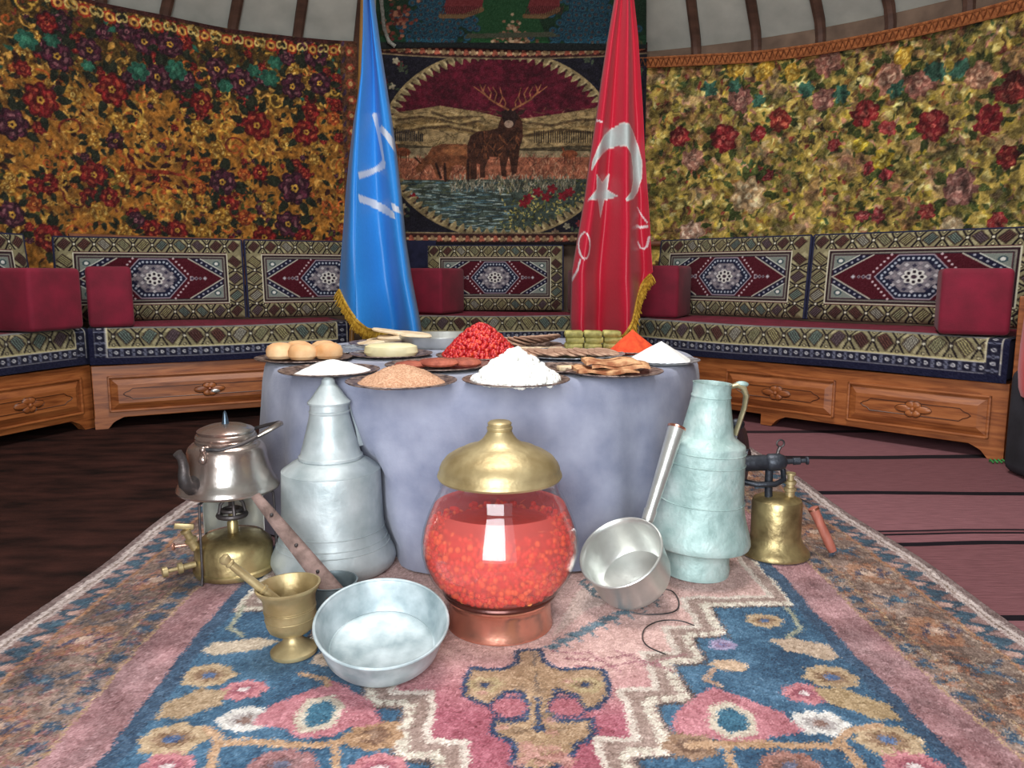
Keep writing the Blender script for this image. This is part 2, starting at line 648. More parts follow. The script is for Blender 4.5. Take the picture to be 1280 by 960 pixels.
azs = [rafter_az(*p) for p in ((55, 0), (125, 5), (205, 18), (290, 35), (371, 45), (447, 50), (792, 75), (870, 68), (945, 60), (1025, 48), (1112, 33), (1210, 10))]
step = (azs[-1] - azs[-2])
a = azs[-1] + step
while a < 2 * PI + azs[0] - step * .6:
    azs.append(a)
    a += step
for a in azs:
    mb = MB()
    p = [ring_pts(R_WALL - .002, a) + (2.12,), ring_pts(R_WALL - .006, a) + (2.36,), ring_pts(R_WALL - .045, a) + (2.455,), ring_pts(R_WALL - .12, a) + (roof_z(R_WALL - .12) - .042,)]
    for r in (2.6, 1.8, ROOF_R1):
        p.append(ring_pts(r, a) + (roof_z(r) - .035,))
    mb.tube(p, .036, n=8)
    mb.build('rafter', M['rafter'], ceil_o)
mb = MB()
mb.tube([ring_pts(ROOF_R1, 2 * PI * k / 40) + (roof_z(ROOF_R1) - .02,) for k in range(40)], .05, n=8, closed=True)
mb.build('crown_ring', M['rafter'], ceil_o)

# ================================================================== HANGINGS
R_T = R_WALL - .075


def wall_px(px, py):
    a, h, d = on_wall(px, py, R_T)
    return (a * R_T, h)


def wall_cloth(name, cv, u0, u1, v0f, v1f, nu, nv, rad, mat, warp=None, wave=0.012, wseed=1, speck=10):
    """cv canvas in (arc length, height); v0f/v1f give hem heights along u"""
    u = np.linspace(u0, u1, nu)
    t = np.linspace(0, 1, nv)[:, None]
    v0 = v0f(u)[None, :]
    v1 = v1f(u)[None, :]
    V = v0 + (v1 - v0) * t
    Uu = np.broadcast_to(u[None, :], V.shape)
    SU, SV = Uu, V
    if warp:
        SU = Uu + (fnoise(V.shape, warp[1], wseed + 5, 3, 2) - .5) * warp[0]
        SV = V + (fnoise(V.shape, warp[1], wseed + 9, 3, 2) - .5) * warp[0]
    Cc = cv.sample(SU, SV)
    if speck:
        Cc = Cc + rng.normal(0, speck, V.shape)[..., None]
    bump = (fnoise(V.shape, 5, wseed, 4, 2) - .5) * 2 * wave + np.sin(Uu * 9 + 1.3) * wave * .25
    r = rad + bump
    A = Uu / R_T
    P = np.stack([r * np.sin(A), YC.y + r * np.cos(A), V], -1)
    A1 = (Uu / R_T).reshape(-1)
    sk = np.stack([.012 * np.sin(A1), .012 * np.cos(A1), 0 * A1], -1)
    return add(name, cloth_mesh(name, P, Cc, mat, skirt=sk))


def scatter_flowers(cv, n, u0, u1, v0, v1, rr, palette, rmin, rmax, leafcols):
    for k in range(n):
        c = (u0 + (u1 - u0) * rr.random(), v0 + (v1 - v0) * rr.random())
        r = rmin + (rmax - rmin) * rr.random()
        d, m, l = palette[int(rr.random() * len(palette))]
        for q in range(4):
            t = rr.random() * 6.28
            cv.leaf((c[0] + 1.25 * r * math.cos(t), c[1] + 1.25 * r * math.sin(t)), r * 1.1, r * .5, t + rr.normal() * .5, leafcols[q % len(leafcols)])
        cv.rose(c, r, d, m, l, rr)


# ---- left hanging: ochre plush with roses
rr = np.random.default_rng(3)
uL0, uL1 = wall_px(-230, 150)[0], wall_px(449, 150)[0]
cv = Canvas(uL0, .7, uL1, 2.75, 260, (150, 96, 34))
nz = fnoise(cv.im.shape[:2], 10, 4, 4, 2)[..., None]
cv.im = cv.im * (.75 + .5 * nz) + np.array([16, 10, 0]) * (nz - .5)
OCH, OCHL, GOLD = (162, 106, 40), (190, 138, 62), (196, 150, 58)
DGR, DBR, TEAL = (34, 38, 26), (52, 26, 20), (36, 84, 66)
RED = ((84, 16, 18), (132, 30, 30), (176, 76, 50))
PUR = ((46, 20, 30), (84, 34, 50), (132, 82, 86))
ORR = ((128, 48, 22), (176, 82, 34), (208, 134, 62))
YEL = ((120, 76, 24), (186, 138, 52), (216, 180, 96))
# dark leafy ground of the upper half
gv = np.clip((cv.V - 1.88) / .12, 0, 1)[:, None, None]
cv.im = cv.im * (1 - .5 * gv) + np.array([6, 10, 6]) * gv
for k in range(2600):
    c = (uL0 + (uL1 - uL0) * rr.random(), .8 + 1.8 * rr.random())
    cv.leaf(c, .018 + .035 * rr.random(), .008 + .014 * rr.random(), rr.random() * 6.28, (DGR, (186, 132, 56), DBR, (204, 160, 78), (120, 44, 28), (70, 60, 28), (150, 92, 36), (92, 34, 36))[k % 8], a=.85)
for k in range(900):
    c = (uL0 + (uL1 - uL0) * rr.random(), .9 + 1.75 * rr.random())
    up = c[1] > 1.75
    if not up and rr.random() < .45: continue
    cv.leaf(c, .03 + .06 * rr.random(), .014 + .024 * rr.random(), rr.random() * 6.28, (DGR, DBR, (60, 52, 26), (196, 150, 70), OCHL)[k % 5])
for k in range(300):
    c = (uL0 + (uL1 - uL0) * rr.random(), 1.0 + 1.6 * rr.random())
    cv.curl(c, .03 + .05 * rr.random(), .6 + .5 * rr.random(), rr.random() * 6.28, .011, (GOLD, OCHL, ORR[1])[k % 3], 1 if k % 2 else -1)
scatter_flowers(cv, 260, uL0, uL1, .9, 2.5, rr, (RED, PUR, YEL, ORR, YEL), .014, .032, (DGR, (150, 110, 50)))
scatter_flowers(cv, 60, uL0, uL1, 1.9, 2.5, rr, (PUR, PUR, RED, YEL), .035, .075, (DGR, TEAL, DGR))
scatter_flowers(cv, 40, uL0, uL1, 1.35, 1.95, rr, (RED, ORR, RED, YEL), .03, .07, (DGR, DBR))
scatter_flowers(cv, 50, uL0, uL1, .95, 1.45, rr, (RED, PUR, YEL, ORR), .03, .06, (DGR, (70, 70, 30)))


def px_r(px, py, r):
    return r * on_wall(px, py, R_T)[2] / F


for (x, y, r, p) in ((50, 125, 21, RED), (15, 155, 20, PUR), (72, 70, 19, PUR), (180, 52, 16, PUR), (212, 56, 16, PUR), (197, 97, 17, PUR), (140, 112, 20, RED), (252, 128, 14, RED), (322, 157, 18, RED), (383, 165, 16, RED),
                     (303, 103, 17, PUR), (272, 86, 14, PUR), (366, 108, 15, PUR), (112, 62, 15, PUR), (368, 235, 20, PUR), (279, 228, 17, PUR), (117, 218, 17, RED), (360, 280, 17, PUR), (330, 297, 15, RED), (60, 297, 18, RED), (380, 297, 12, RED),
                     (146, 152, 13, YEL), (250, 160, 11, YEL), (120, 175, 12, YEL), (272, 188, 12, YEL), (144, 176, 11, PUR), (112, 248, 13, RED), (137, 247, 12, RED), (285, 258, 14, RED), (125, 265, 13, YEL), (278, 270, 12, YEL),
                     (15, 268, 16, PUR), (60, 230, 13, RED), (395, 70, 15, PUR), (400, 105, 14, PUR), (45, 232, 10, RED), (325, 215, 10, RED), (222, 288, 13, RED), (190, 286, 12, RED), (155, 290, 12, YEL), (255, 292, 12, YEL)):
    c = wall_px(x, y)
    r = px_r(x, y, r)
    for q in range(6):
        t = rr.random() * 6.28
        cv.leaf((c[0] + 1.3 * r * math.cos(t), c[1] + 1.3 * r * math.sin(t)), r * 1.0, r * .5, t, DGR)
    cv.rose(c, r, p[0], p[1], p[2], rr, core=YEL[1])
for (x, y, r) in ((33, 50, 14), (65, 50, 10), (173, 90, 13), (220, 88, 13), (337, 97, 12), (282, 108, 9), (318, 88, 9), (110, 82, 8), (344, 78, 9)):
    c = wall_px(x, y)
    cv.ell(c, px_r(x, y, r), px_r(x, y, r) * .9, TEAL, lobes=6, depth=.3)
    cv.ell(c, px_r(x, y, r * .5), px_r(x, y, r * .4), (52, 108, 84), lobes=5, depth=.3)
# oval cartouche with a small mirrored spray
cc = wall_px(198, 215)
for s_ in (-1, 1):
    for q in (-1, 1):
        cv.curl((cc[0] + s_ * .49, cc[1] + q * .2), .09, .6, (0 if s_ > 0 else PI) + q * .3, .011, (110, 36, 26), s_ * q)
        for k in range(7):
            t = k / 6
            cv.leaf((cc[0] + s_ * (.05 + .17 * t), cc[1] + q * (.04 + .1 * abs(math.sin(t * 5)))), .085, .03, s_ * (.35 + t) * q, (DBR, (76, 22, 24), DGR)[k % 3])
            cv.ell((cc[0] + s_ * (.03 + .2 * t), cc[1] + q * (.13 - .03 * t)), .02, .016, (ORR[1], YEL[1])[k % 2])
cv.ell(cc, .17, .013, (128, 44, 26))
# border with round flowers under the top hem
topL = lambda u: np.interp(u, *zip(*sorted([wall_px(px, py) for px, py in ((-230, -110), (0, -38), (121, 2), (205, 19), (290, 36), (371, 46), (449, 52))])))
for k in range(46):
    u = uL0 + .05 + k * .145
    if u > uL1: break
    v = float(topL(u))
    cv.line([(u - .08, v - .012), (u + .08, v - .012)], .03, (58, 26, 22))
    cv.ell((u, v - .075), .045, .04, (150, 44, 26), lobes=8, depth=.2)
    cv.ell((u, v - .075), .028, .025, (206, 150, 70))
    cv.ell((u, v - .075), .012, .012, (70, 30, 22))
    for q in (-1, 1):
        cv.curl((u + q * .06, v - .07), .03, .7, 1.5, .011, (196, 168, 96), q)
        cv.leaf((u + q * .07, v - .11), .05, .018, q * .8, DGR)
# side border by the stag hanging
ub = uL1 - .09
cv.rect(ub - .03, .7, uL1, 2.7, (86, 52, 34), .85)
for k in range(16):
    v = .95 + k * .11
    cv.ell((ub + .035, v), .035, .035, (136, 58, 40), lobes=6, depth=.25)
    cv.ell((ub + .035, v), .015, .015, (190, 150, 90))
    cv.leaf((ub - .01, v + .05), .06, .02, 1.2, (60, 40, 60))
nz = fnoise(cv.im.shape[:2], 90, 61, 2, 2)[..., None]
cv.im = (cv.im * .94 + cv.im.mean(axis=2, keepdims=True) * .06) * (.5 + .9 * nz)
lefth = wall_cloth('wall_hanging', cv, uL0, uL1, lambda u: 0 * u + .72, topL, 560, 330, R_T, M['tapestry'], warp=(.02, 14), wave=.012, wseed=21, speck=9)
tag(lefth, 'ochre plush wall hanging with dark red and purple roses', 'wall hanging')

# ---- right hanging: crumpled yellow-green floral
rr = np.random.default_rng(5)
uR0, uR1 = wall_px(770, 150)[0], wall_px(1500, 150)[0]
cv = Canvas(uR0, .7, uR1, 2.6, 240, (176, 150, 76))
nz = fnoise(cv.im.shape[:2], 14, 14, 4, 2)[..., None]
cv.im = cv.im * (.8 + .4 * nz)
cols = [(196, 168, 64), (214, 196, 120), (222, 206, 140), (66, 76, 34), (92, 92, 44), (150, 104, 50), (176, 120, 96), (196, 148, 120), (120, 114, 52), (58, 82, 48), (84, 60, 36), (150, 62, 52), (128, 84, 60), (70, 60, 34)]
for k in range(5200):
    c = (uR0 + (uR1 - uR0) * rr.random(), .8 + 1.75 * rr.random())
    up = (c[1] - 1.0) / 1.4
    q = int(len(cols) * rr.random() ** (1.9 - 1.1 * min(1, max(0, up))))
    cv.leaf(c, .025 + .05 * rr.random(), .012 + .022 * rr.random(), rr.random() * 6.28, cols[min(q, len(cols) - 1)], a=.9)
for k in range(210):
    c = (uR0 + (uR1 - uR0) * rr.random(), 1.1 + 1.35 * rr.random())
    cv.ell(c, .03 + .06 * rr.random(), .03 + .04 * rr.random(), ((186, 128, 104), (70, 78, 40), (150, 104, 82), (96, 92, 46), (112, 70, 48), (200, 160, 126))[k % 6], a=.5, lobes=6, depth=.35, ph=k)
for (x, y, r, c1, c2, c3) in ((905, 172, 17, (110, 28, 32), (150, 48, 50), (182, 92, 82)), (850, 172, 12, (110, 28, 32), (150, 48, 50), (186, 100, 82)), (975, 150, 14, (130, 40, 36), (166, 66, 54), (196, 110, 84)), (1082, 142, 17, (118, 30, 32), (156, 48, 48), (182, 92, 80)),
                              (1165, 158, 20, (110, 26, 32), (150, 44, 46), (180, 90, 78)), (1238, 150, 18, (96, 22, 28), (130, 34, 38), (160, 70, 60)), (1262, 110, 20, (90, 26, 26), (120, 44, 40), (150, 80, 66)), (1110, 160, 10, (150, 50, 50), (176, 80, 76), (200, 120, 110)), (947, 168, 9, (120, 30, 34), (150, 50, 52), (186, 100, 90)),
                              (1107, 214, 11, (130, 34, 42), (170, 60, 66), (200, 110, 100)), (1085, 212, 8, (130, 34, 42), (166, 60, 66), (200, 110, 100)), (945, 219, 11, (130, 36, 42), (160, 64, 66), (196, 110, 100)), (960, 219, 8, (130, 36, 42), (160, 64, 66), (196, 110, 100)), (1098, 270, 10, (140, 44, 52), (176, 80, 80), (206, 130, 120)), (1078, 270, 9, (140, 44, 52), (176, 80, 80), (206, 130, 120)),
                              (1245, 276, 11, (140, 40, 44), (170, 70, 66), (196, 110, 100)), (1260, 195, 15, (96, 24, 26), (128, 38, 38), (156, 80, 60)), (1043, 180, 8, (140, 40, 44), (170, 64, 62), (196, 110, 100)), (1158, 265, 9, (140, 40, 44), (176, 80, 72), (196, 120, 100)),
                              (1035, 78, 16, (136, 84, 72), (182, 124, 102), (210, 160, 136)), (1115, 97, 20, (140, 92, 74), (188, 134, 110), (212, 170, 142)), (1150, 105, 17, (140, 86, 74), (180, 122, 104), (206, 158, 134)), (925, 125, 15, (136, 84, 76), (182, 124, 106), (206, 156, 134)), (1030, 124, 14, (136, 84, 76), (182, 124, 106), (206, 156, 134)),
                              (866, 200, 14, (150, 100, 84), (186, 136, 112), (214, 172, 146)), (1200, 235, 22, (130, 84, 76), (168, 118, 104), (196, 150, 134)), (1225, 95, 18, (140, 94, 74), (184, 138, 108), (206, 164, 134)), (865, 290, 15, (160, 120, 100), (206, 172, 146), (226, 200, 176)), (935, 245, 22, (176, 140, 100), (214, 186, 140), (230, 210, 170)), (1190, 285, 16, (176, 146, 110), (212, 190, 150), (230, 212, 180)),
                              (1102, 200, 13, (170, 140, 40), (206, 182, 70), (222, 206, 120)), (1075, 180, 10, (176, 150, 40), (208, 184, 70), (224, 208, 120)), (920, 85, 12, (160, 120, 40), (204, 164, 62), (220, 190, 100)), (955, 88, 12, (160, 120, 40), (204, 164, 62), (220, 190, 100)), (1130, 70, 12, (160, 120, 40), (204, 164, 62), (220, 190, 100)), (990, 90, 10, (160, 120, 40), (204, 164, 62), (220, 190, 100))):
    c = wall_px(x, y)
    r = px_r(x, y, r)
    for q in range(7):
        t = rr.random() * 6.28
        cv.leaf((c[0] + 1.25 * r * math.cos(t), c[1] + 1.25 * r * math.sin(t)), r * .9, r * .45, t, ((60, 68, 32), (76, 84, 40))[q % 2])
    cv.rose(c, r, c1, c2, c3, rr)
for (x, y, r) in ((888, 112, 10), (918, 108, 9), (1008, 112, 11), (1052, 118, 11), (1120, 112, 10), (1172, 90, 12), (1200, 85, 11), (948, 125, 8), (1162, 85, 8)):
    c = wall_px(x, y)
    cv.ell(c, px_r(x, y, r), px_r(x, y, r), (58, 96, 78), lobes=6, depth=.35)
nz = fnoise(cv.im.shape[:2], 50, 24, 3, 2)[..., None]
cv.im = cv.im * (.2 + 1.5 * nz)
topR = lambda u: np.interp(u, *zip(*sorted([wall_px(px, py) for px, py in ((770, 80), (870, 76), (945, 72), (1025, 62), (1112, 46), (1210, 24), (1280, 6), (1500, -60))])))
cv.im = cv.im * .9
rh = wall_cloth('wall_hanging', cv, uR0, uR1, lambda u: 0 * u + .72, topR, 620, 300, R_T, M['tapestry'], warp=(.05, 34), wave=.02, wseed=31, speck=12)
tag(rh, 'crumpled yellow-green floral wall hanging with an orange braided hem', 'wall hanging')
# braided hem: zigzag cord along the top edge
mb = MB()
k = 0
u = uR0 + .02
pts = []
while u < uR1 - .02:
    v = float(topR(u))
    a = u / R_T
    pts.append(ring_pts(R_T - .03, a) + (v + (.026 if k % 2 else -.026),))
    u += .019
    k += 1
mb.tube(pts, .0085, n=5)
for dv in (-.03, .03):
    q = []
    for i in range(161):
        u = uR0 + (uR1 - uR0) * i / 160
        q.append(ring_pts(R_T - .022, u / R_T) + (float(topR(u)) + dv,))
    mb.tube(q, .009, n=6)
q = []
for i in range(161):
    u = uR0 + (uR1 - uR0) * i / 160
    q.append(ring_pts(R_T - .017, u / R_T) + (float(topR(u)),))
mb.tube(q, .03, n=8, flat=(.25, 1.0, (0, 0, 1)))
mb.build('braided_hem', M['braid'], rh)

# ---- stag hanging
rr = np.random.default_rng(9)
R_S = R_T - .03


def stag(px, py):
    a, h, d = on_wall(px, py, R_S)
    return (a * R_T, h)


sL, sR = stag(476, 180)[0], stag(806, 180)[0]
sB, sT = stag(620, 306)[1], stag(620, 60)[1]
SC = on_wall(620, 180, R_S)[2] / F     # metres per pixel
cv = Canvas(sL, sB, sR, sT, 420, (26, 24, 34))


def sp(pts):
    return [stag(x, y) for x, y in pts]


# scene inside the oval: sky, hills, trees, meadow, water
inner = Canvas(sL, sB, sR, sT, 420, (80, 20, 34))
nz = fnoise(inner.im.shape[:2], 9, 2, 4, 2)[..., None]
inner.im = inner.im * (.72 + .6 * nz)
hills = [([(470, 152), (500, 140), (550, 132), (600, 140), (640, 150), (700, 142), (760, 132), (812, 128)], 178, (146, 122, 84)),
         ([(470, 162), (520, 150), (560, 140), (610, 158), (660, 160), (720, 158), (812, 146)], 182, (122, 98, 62)),
         ([(470, 172), (530, 160), (590, 168), (650, 172), (720, 166), (812, 166)], 196, (150, 126, 88))]
for top, bot, c in hills:
    inner.poly(sp(top + [(812, bot), (470, bot)]), c)
    for k in range(150):
        x = 470 + 342 * rr.random()
        y = np.interp(x, [t[0] for t in top], [t[1] for t in top]) + 22 * rr.random()
        inner.line(sp([(x, y), (x + 6 * rr.normal(), y + 3 + 3 * rr.random())]), .006, ((92, 70, 42), (74, 60, 36), (176, 152, 108))[k % 3], a=.7)
for pts_ in ([(495, 150), (525, 146), (550, 149), (575, 157), (600, 151)], [(650, 152), (690, 157), (720, 150), (750, 149), (790, 154)], [(490, 168), (530, 160), (560, 158), (590, 164), (615, 173)], [(655, 170), (700, 162), (740, 166), (800, 158)], [(540, 140), (560, 148), (590, 146)]):
    inner.line(sp(pts_), .018, (74, 56, 38), a=.75)
    inner.line(sp([(x, y - 3.5) for x, y in pts_]), .016, (178, 152, 104), a=.6)
inner.poly(sp([(470, 178), (560, 184), (640, 186), (720, 182), (812, 180), (812, 200), (470, 200)]), (70, 60, 44))
for k in range(46):
    x = 668 + k * 2.9
    inner.line(sp([(x, 163 + 2 * rr.random()), (x, 178)]), .008, (38, 30, 26), a=.9)
for k in range(16):
    x = 492 + k * 2.4
    inner.line(sp([(x, 158 + k * .5 + 5 * rr.random()), (x, 176)]), .01, (26, 26, 34))
inner.poly(sp([(470, 186), (560, 184), (640, 188), (812, 188), (812, 204), (470, 206)]), (158, 138, 104), .8)
inner.poly(sp([(470, 198), (600, 196), (812, 194), (812, 226), (470, 226)]), (152, 92, 68))
for k in range(700):
    x = 475 + 335 * rr.random()
    y = 196 + 30 * rr.random()
    inner.line(sp([(x, y), (x + 3 * rr.normal(), y - 5)]), .005, ((186, 116, 88), (112, 58, 44), (196, 150, 118), (90, 50, 40))[k % 4], a=.85)
inner.poly(sp([(470, 224), (640, 224), (812, 222), (812, 310), (470, 310)]), (64, 74, 66))
for k in range(900):
    x = 478 + 330 * rr.random()
    y = 226 + 66 * rr.random()
    w_ = 6 + 12 * rr.random()
    if x > 620 + (y - 226) * .3:
        inner.leaf(stag(x, y), .03, .012, rr.random() * 6.28, ((96, 98, 52), (146, 134, 72), (60, 66, 44), (40, 44, 34), (178, 162, 96))[k % 5])
    else:
        inner.line(sp([(x, y), (x + w_, y + rr.normal())]), .006, ((136, 158, 158), (70, 100, 112), (38, 52, 60), (90, 96, 72), (168, 180, 172))[k % 5], a=.85)
for k in range(420):
    x = 560 + 160 * rr.random()
    y = 224 + 18 * rr.random()
    inner.line(sp([(x, y), (x + 3 * rr.normal(), y - 7)]), .005, ((160, 150, 128), (70, 66, 56), (110, 104, 84))[k % 3])
for k in range(520):
    x, y = 600 + 170 * rr.random(), 240 + 48 * rr.random()
    if x < 640 + (262 - y): continue
    inner.leaf(stag(x, y), .022, .009, rr.random() * 6.28, ((146, 134, 72), (60, 66, 44), (178, 162, 96), (110, 112, 60), (40, 44, 34))[k % 5])
for k in range(300):
    x, y = 480 + 320 * rr.random(), 136 + 50 * rr.random()
    inner.line(sp([(x, y), (x + 9 * rr.normal(), y + 2 * rr.normal())]), .007, ((176, 150, 104), (86, 66, 42), (120, 94, 60), (62, 48, 34))[k % 4], a=.45)
for (x, y) in ((660, 248), (672, 240), (683, 246), (690, 236), (704, 245), (712, 240), (655, 254), (516, 247)):
    inner.ell(stag(x, y), 7 * SC, 6 * SC, (118, 26, 36), lobes=5, depth=.5)
# distant deer
for (x, y, s_) in ((504, 190, 1.0), (712, 193, 1.1)):
    inner.ell(stag(x, y), 9 * s_ * SC, 5 * SC, (122, 66, 42))
    inner.line(sp([(x - 6, y), (x - 9, y - 9)]), .014, (122, 66, 42))
    for q in (-6, -3, 4, 7): inner.line(sp([(x + q, y), (x + q, y + 11)]), .008, (90, 48, 34))
# grazing hind
BR, BRD, BRL = (112, 66, 42), (52, 30, 24), (156, 100, 62)
inner.poly(sp([(534, 194), (540, 184), (552, 180), (566, 180), (582, 180), (592, 186), (590, 205), (588, 224), (582, 224), (582, 208), (572, 206), (566, 208), (560, 226), (555, 226), (553, 208), (546, 208), (550, 222), (546, 222), (540, 206), (534, 206), (528, 214), (520, 216), (519, 210), (526, 202)]), BR)
for (p, q) in (((545, 205), (551, 222)), ((556, 205), (557, 226)), ((585, 200), (585, 224))): inner.line(sp([p, q]), .02, BRD)
inner.line(sp([(526, 204), (519, 197)]), .012, BRD)
inner.ell(stag(570, 188), 16 * SC, 6 * SC, BRL, a=.6)
# stag body
inner.poly(sp([(584, 182), (588, 170), (598, 164), (612, 163), (622, 160), (626, 148), (630, 142), (638, 138), (647, 142), (653, 152), (654, 170), (650, 184), (648, 200), (646, 216), (640, 220), (638, 206), (636, 196), (632, 210), (634, 222), (627, 220), (624, 196), (612, 196), (606, 210), (606, 222), (600, 222), (600, 206), (596, 204), (596, 224), (588, 224), (588, 204), (584, 194)]), (66, 38, 28))
for k in range(90):
    x, y = 588 + 60 * rr.random(), 164 + 30 * rr.random()
    inner.line(sp([(x, y), (x + 3 * rr.normal(), y + 6)]), .007, ((124, 74, 46), (92, 54, 36), (38, 24, 22))[k % 3], a=.8)
inner.poly(sp([(626, 140), (634, 136), (644, 138), (648, 146), (642, 158), (634, 160), (629, 152)]), (44, 28, 26))
inner.ell(stag(636, 155), 5.5 * SC, 4.5 * SC, (150, 124, 106))
inner.leaf(stag(652, 140), 12 * SC, 5 * SC, .5, (52, 32, 28))
inner.leaf(stag(624, 141), 11 * SC, 4 * SC, 2.7, (52, 32, 28))
AN = (150, 94, 64)
for s_ in (-1, 1):
    X = lambda dx: 638 + s_ * dx
    inner.line(sp([(X(3), 137), (X(14), 131), (X(26), 124), (X(34), 115), (X(38), 106)]), .016, AN, wd2=.008)
    for (p, q, r2) in (((14, 131), (10, 122), (13, 110)), ((7, 135), (6, 128), (9, 122)), ((26, 124), (24, 116), (28, 109)), ((31, 119), (38, 114), (46, 108)), ((34, 115), (33, 110), (31, 106)), ((20, 128), (17, 117), (22, 109))):
        inner.line(sp([(X(p[0]), p[1]), (X(q[0]), q[1]), (X(r2[0]), r2[1])]), .011, AN, wd2=.006)
# oval frame
oc = stag(624, 182)
orx, ory = 141 * SC, 109 * SC
du = (cv.U[None, :] - oc[0]) / orx
dv = (cv.V[:, None] - oc[1]) / ory
d = np.sqrt(du ** 2 + dv ** 2)
th = np.arctan2(dv, du)
cv.im[d < 1] = inner.im[d < 1]
scal = (d < 1.0) & (d > .955 - .05 * np.abs(np.sin(th * 40)) ** 3)
cv.im[scal] = (140, 122, 86)
cv.im[scal & (np.abs(np.sin(th * 40)) < .45) & (d < .985)] = (66, 48, 38)
cv.im[scal & (np.abs(np.sin(th * 40 + .8)) > .93)] = (176, 158, 118)
cv.im[(d < 1.012) & (d > .992)] = (150, 130, 92)
for k in range(190):
    c = (sL + (sR - sL) * rr.random(), sB + (sT - sB) * rr.random())
    if ((c[0] - oc[0]) / orx) ** 2 + ((c[1] - oc[1]) / ory) ** 2 < 1.12: continue
    col = ((150, 140, 116), (112, 40, 44), (120, 96, 78), (64, 72, 56))[k % 4]
    cv.ell(c, .03, .026, col, lobes=5, depth=.45, ph=rr.random() * 3)
    cv.leaf((c[0] + .04, c[1] - .02), .045, .02, rr.random() * 6, (60, 70, 54))
for (v0, v1) in ((sB, sB + 14 * SC), (sT - 12 * SC, sT)):
    cv.rect(sL, v0, sR, v1, (62, 30, 28))
    k = 0
    u = sL
    while u < sR:
        cv.ell((u, (v0 + v1) / 2), .028, .026, ((170, 92, 72), (150, 120, 88))[k % 2], lobes=3, depth=.5, ph=.4)
        cv.ell((u + .027, (v0 + v1) / 2), .01, .01, (200, 170, 130))
        u += .054
        k += 1
    cv.line([(sL, v0 + (v1 - v0) * (1 if v0 == sB else 0)), (sR, v0 + (v1 - v0) * (1 if v0 == sB else 0))], .01, (128, 110, 84))
cv.rect(sL, sB - .1, sR, sB + 3 * SC, (24, 18, 22))
nz = fnoise(cv.im.shape[:2], 60, 71, 3, 1)[..., None]
cv.im = cv.im * (.5 + .85 * nz)
o = wall_cloth('wall_hanging', cv, sL, sR, lambda u: 0 * u + sB, lambda u: 0 * u + sT, 470, 350, R_S, M['tapestry'], wave=.006, wseed=41, speck=9)
tag(o, 'dark wall hanging with a stag and grazing deer in an oval', 'wall hanging')

# ---- upper green hanging with peafowl tails
R_P = R_S - .03


def slope_point(px, py, off=0.0):
    """where the ray meets a cloth that hangs on the wall and follows the rafters above it"""
    d = ray(px, py)
    lo, hi = 2.9, 7.0
    for _ in range(40):
        t = (lo + hi) / 2
        p = Vector((d.x * t, d.y * t, HC + d.z * t))
        r = min(R_P, ROOF_R0 - (p.z - H_WALL) / ROOF_SL - .10) - off
        if math.hypot(p.x, p.y - YC.y) < r: lo = t
        else: hi = t
    return p


rr = np.random.default_rng(11)
cv = Canvas(468, -70, 812, 68, 2.2, (22, 52, 32))
nz = fnoise(cv.im.shape[:2], 6, 8, 4, 2)[..., None]
cv.im = cv.im * (.7 + .6 * nz)
for k in range(260):
    x, y = 475 + 330 * rr.random(), -70 + 130 * rr.random()
    cv.leaf((x, y), 9, 3.6, rr.random() * 6.28, ((20, 44, 30), (34, 70, 42), (46, 56, 30), (70, 60, 34))[k % 4], a=.8)
cv.poly([(588, 62), (592, 20), (610, -70), (680, -70), (668, 10), (690, 62)], (30, 74, 40))
for fl in (545, 735):
    for k in range(260):
        t = rr.random()
        y = -8 + 64 * t
        x = fl + rr.normal() * (12 + 13 * t)
        cv.ell((x, y), 5.2, 4.6, (22, 54, 72))
        cv.ell((x, y), 4.2, 3.6, (44, 92, 108), inner=.7)
        cv.ell((x, y), 1.7, 1.6, (96, 82, 60))
        cv.ell((x, y), .9, .9, (24, 30, 70))
for (x0, x1) in ((555, 606), (660, 702)):
    cv.poly([(x0, 8), (x0 + 8, -18), (x1, -22), (x1 - 3, 10), ((x0 + x1) / 2, 20), (x0 + 4, 22)], (116, 44, 46))
    cv.line([(x0 - 4, 20), ((x0 + x1) / 2, 20), (x1 - 4, 12)], 6, (120, 92, 60))
    for k in range(18): cv.line([(x0 + k * 2.6, 8), (x0 + k * 2.6 - 3, 18)], 1, (70, 30, 30))
for k in range(120):
    x = 640 + rr.normal() * 12
    y = 58 - abs(rr.normal()) * 20 * max(.25, 1 - abs(x - 642) / 26)
    cv.ell((x, y), 2.2, 1.8, ((150, 112, 84), (104, 70, 50), (186, 156, 124))[k % 3])
for k in range(60):
    cv.ell((498 + rr.normal() * 9, 22 + rr.normal() * 15), 2.8, 2.4, ((128, 62, 48), (86, 36, 32), (164, 110, 84))[k % 3], lobes=5)
cv.poly([(468, 52), (812, 55), (812, 70), (468, 70)], (22, 26, 26))
cv.poly([(585, 42), (690, 40), (700, 46), (580, 48)], (76, 80, 62))
nu, nv = 330, 120
Pp = np.zeros((nv, nu, 3)); Cx = np.zeros((nv, nu)); Cy = np.zeros((nv, nu))
for j_ in range(nv):
    for i_ in range(nu):
        x = 470 + 338 * i_ / (nu - 1)
        y = 61 - 128 * j_ / (nv - 1)
        y += 2.0 * math.sin(x * .02)
        Cx[j_, i_], Cy[j_, i_] = x, y
ii = np.linspace(0, nu - 1, 34).round().astype(int)
jj = np.linspace(0, nv - 1, 25).round().astype(int)
G = np.array([[slope_point(Cx[j_, i_], Cy[j_, i_]) for i_ in ii] for j_ in jj])
for c in range(3):
    tmp = np.array([np.interp(np.arange(nu), ii, G[q, :, c]) for q in range(len(jj))])
    Pp[:, :, c] = np.array([np.interp(np.arange(nv), jj, tmp[:, q]) for q in range(nu)]).T
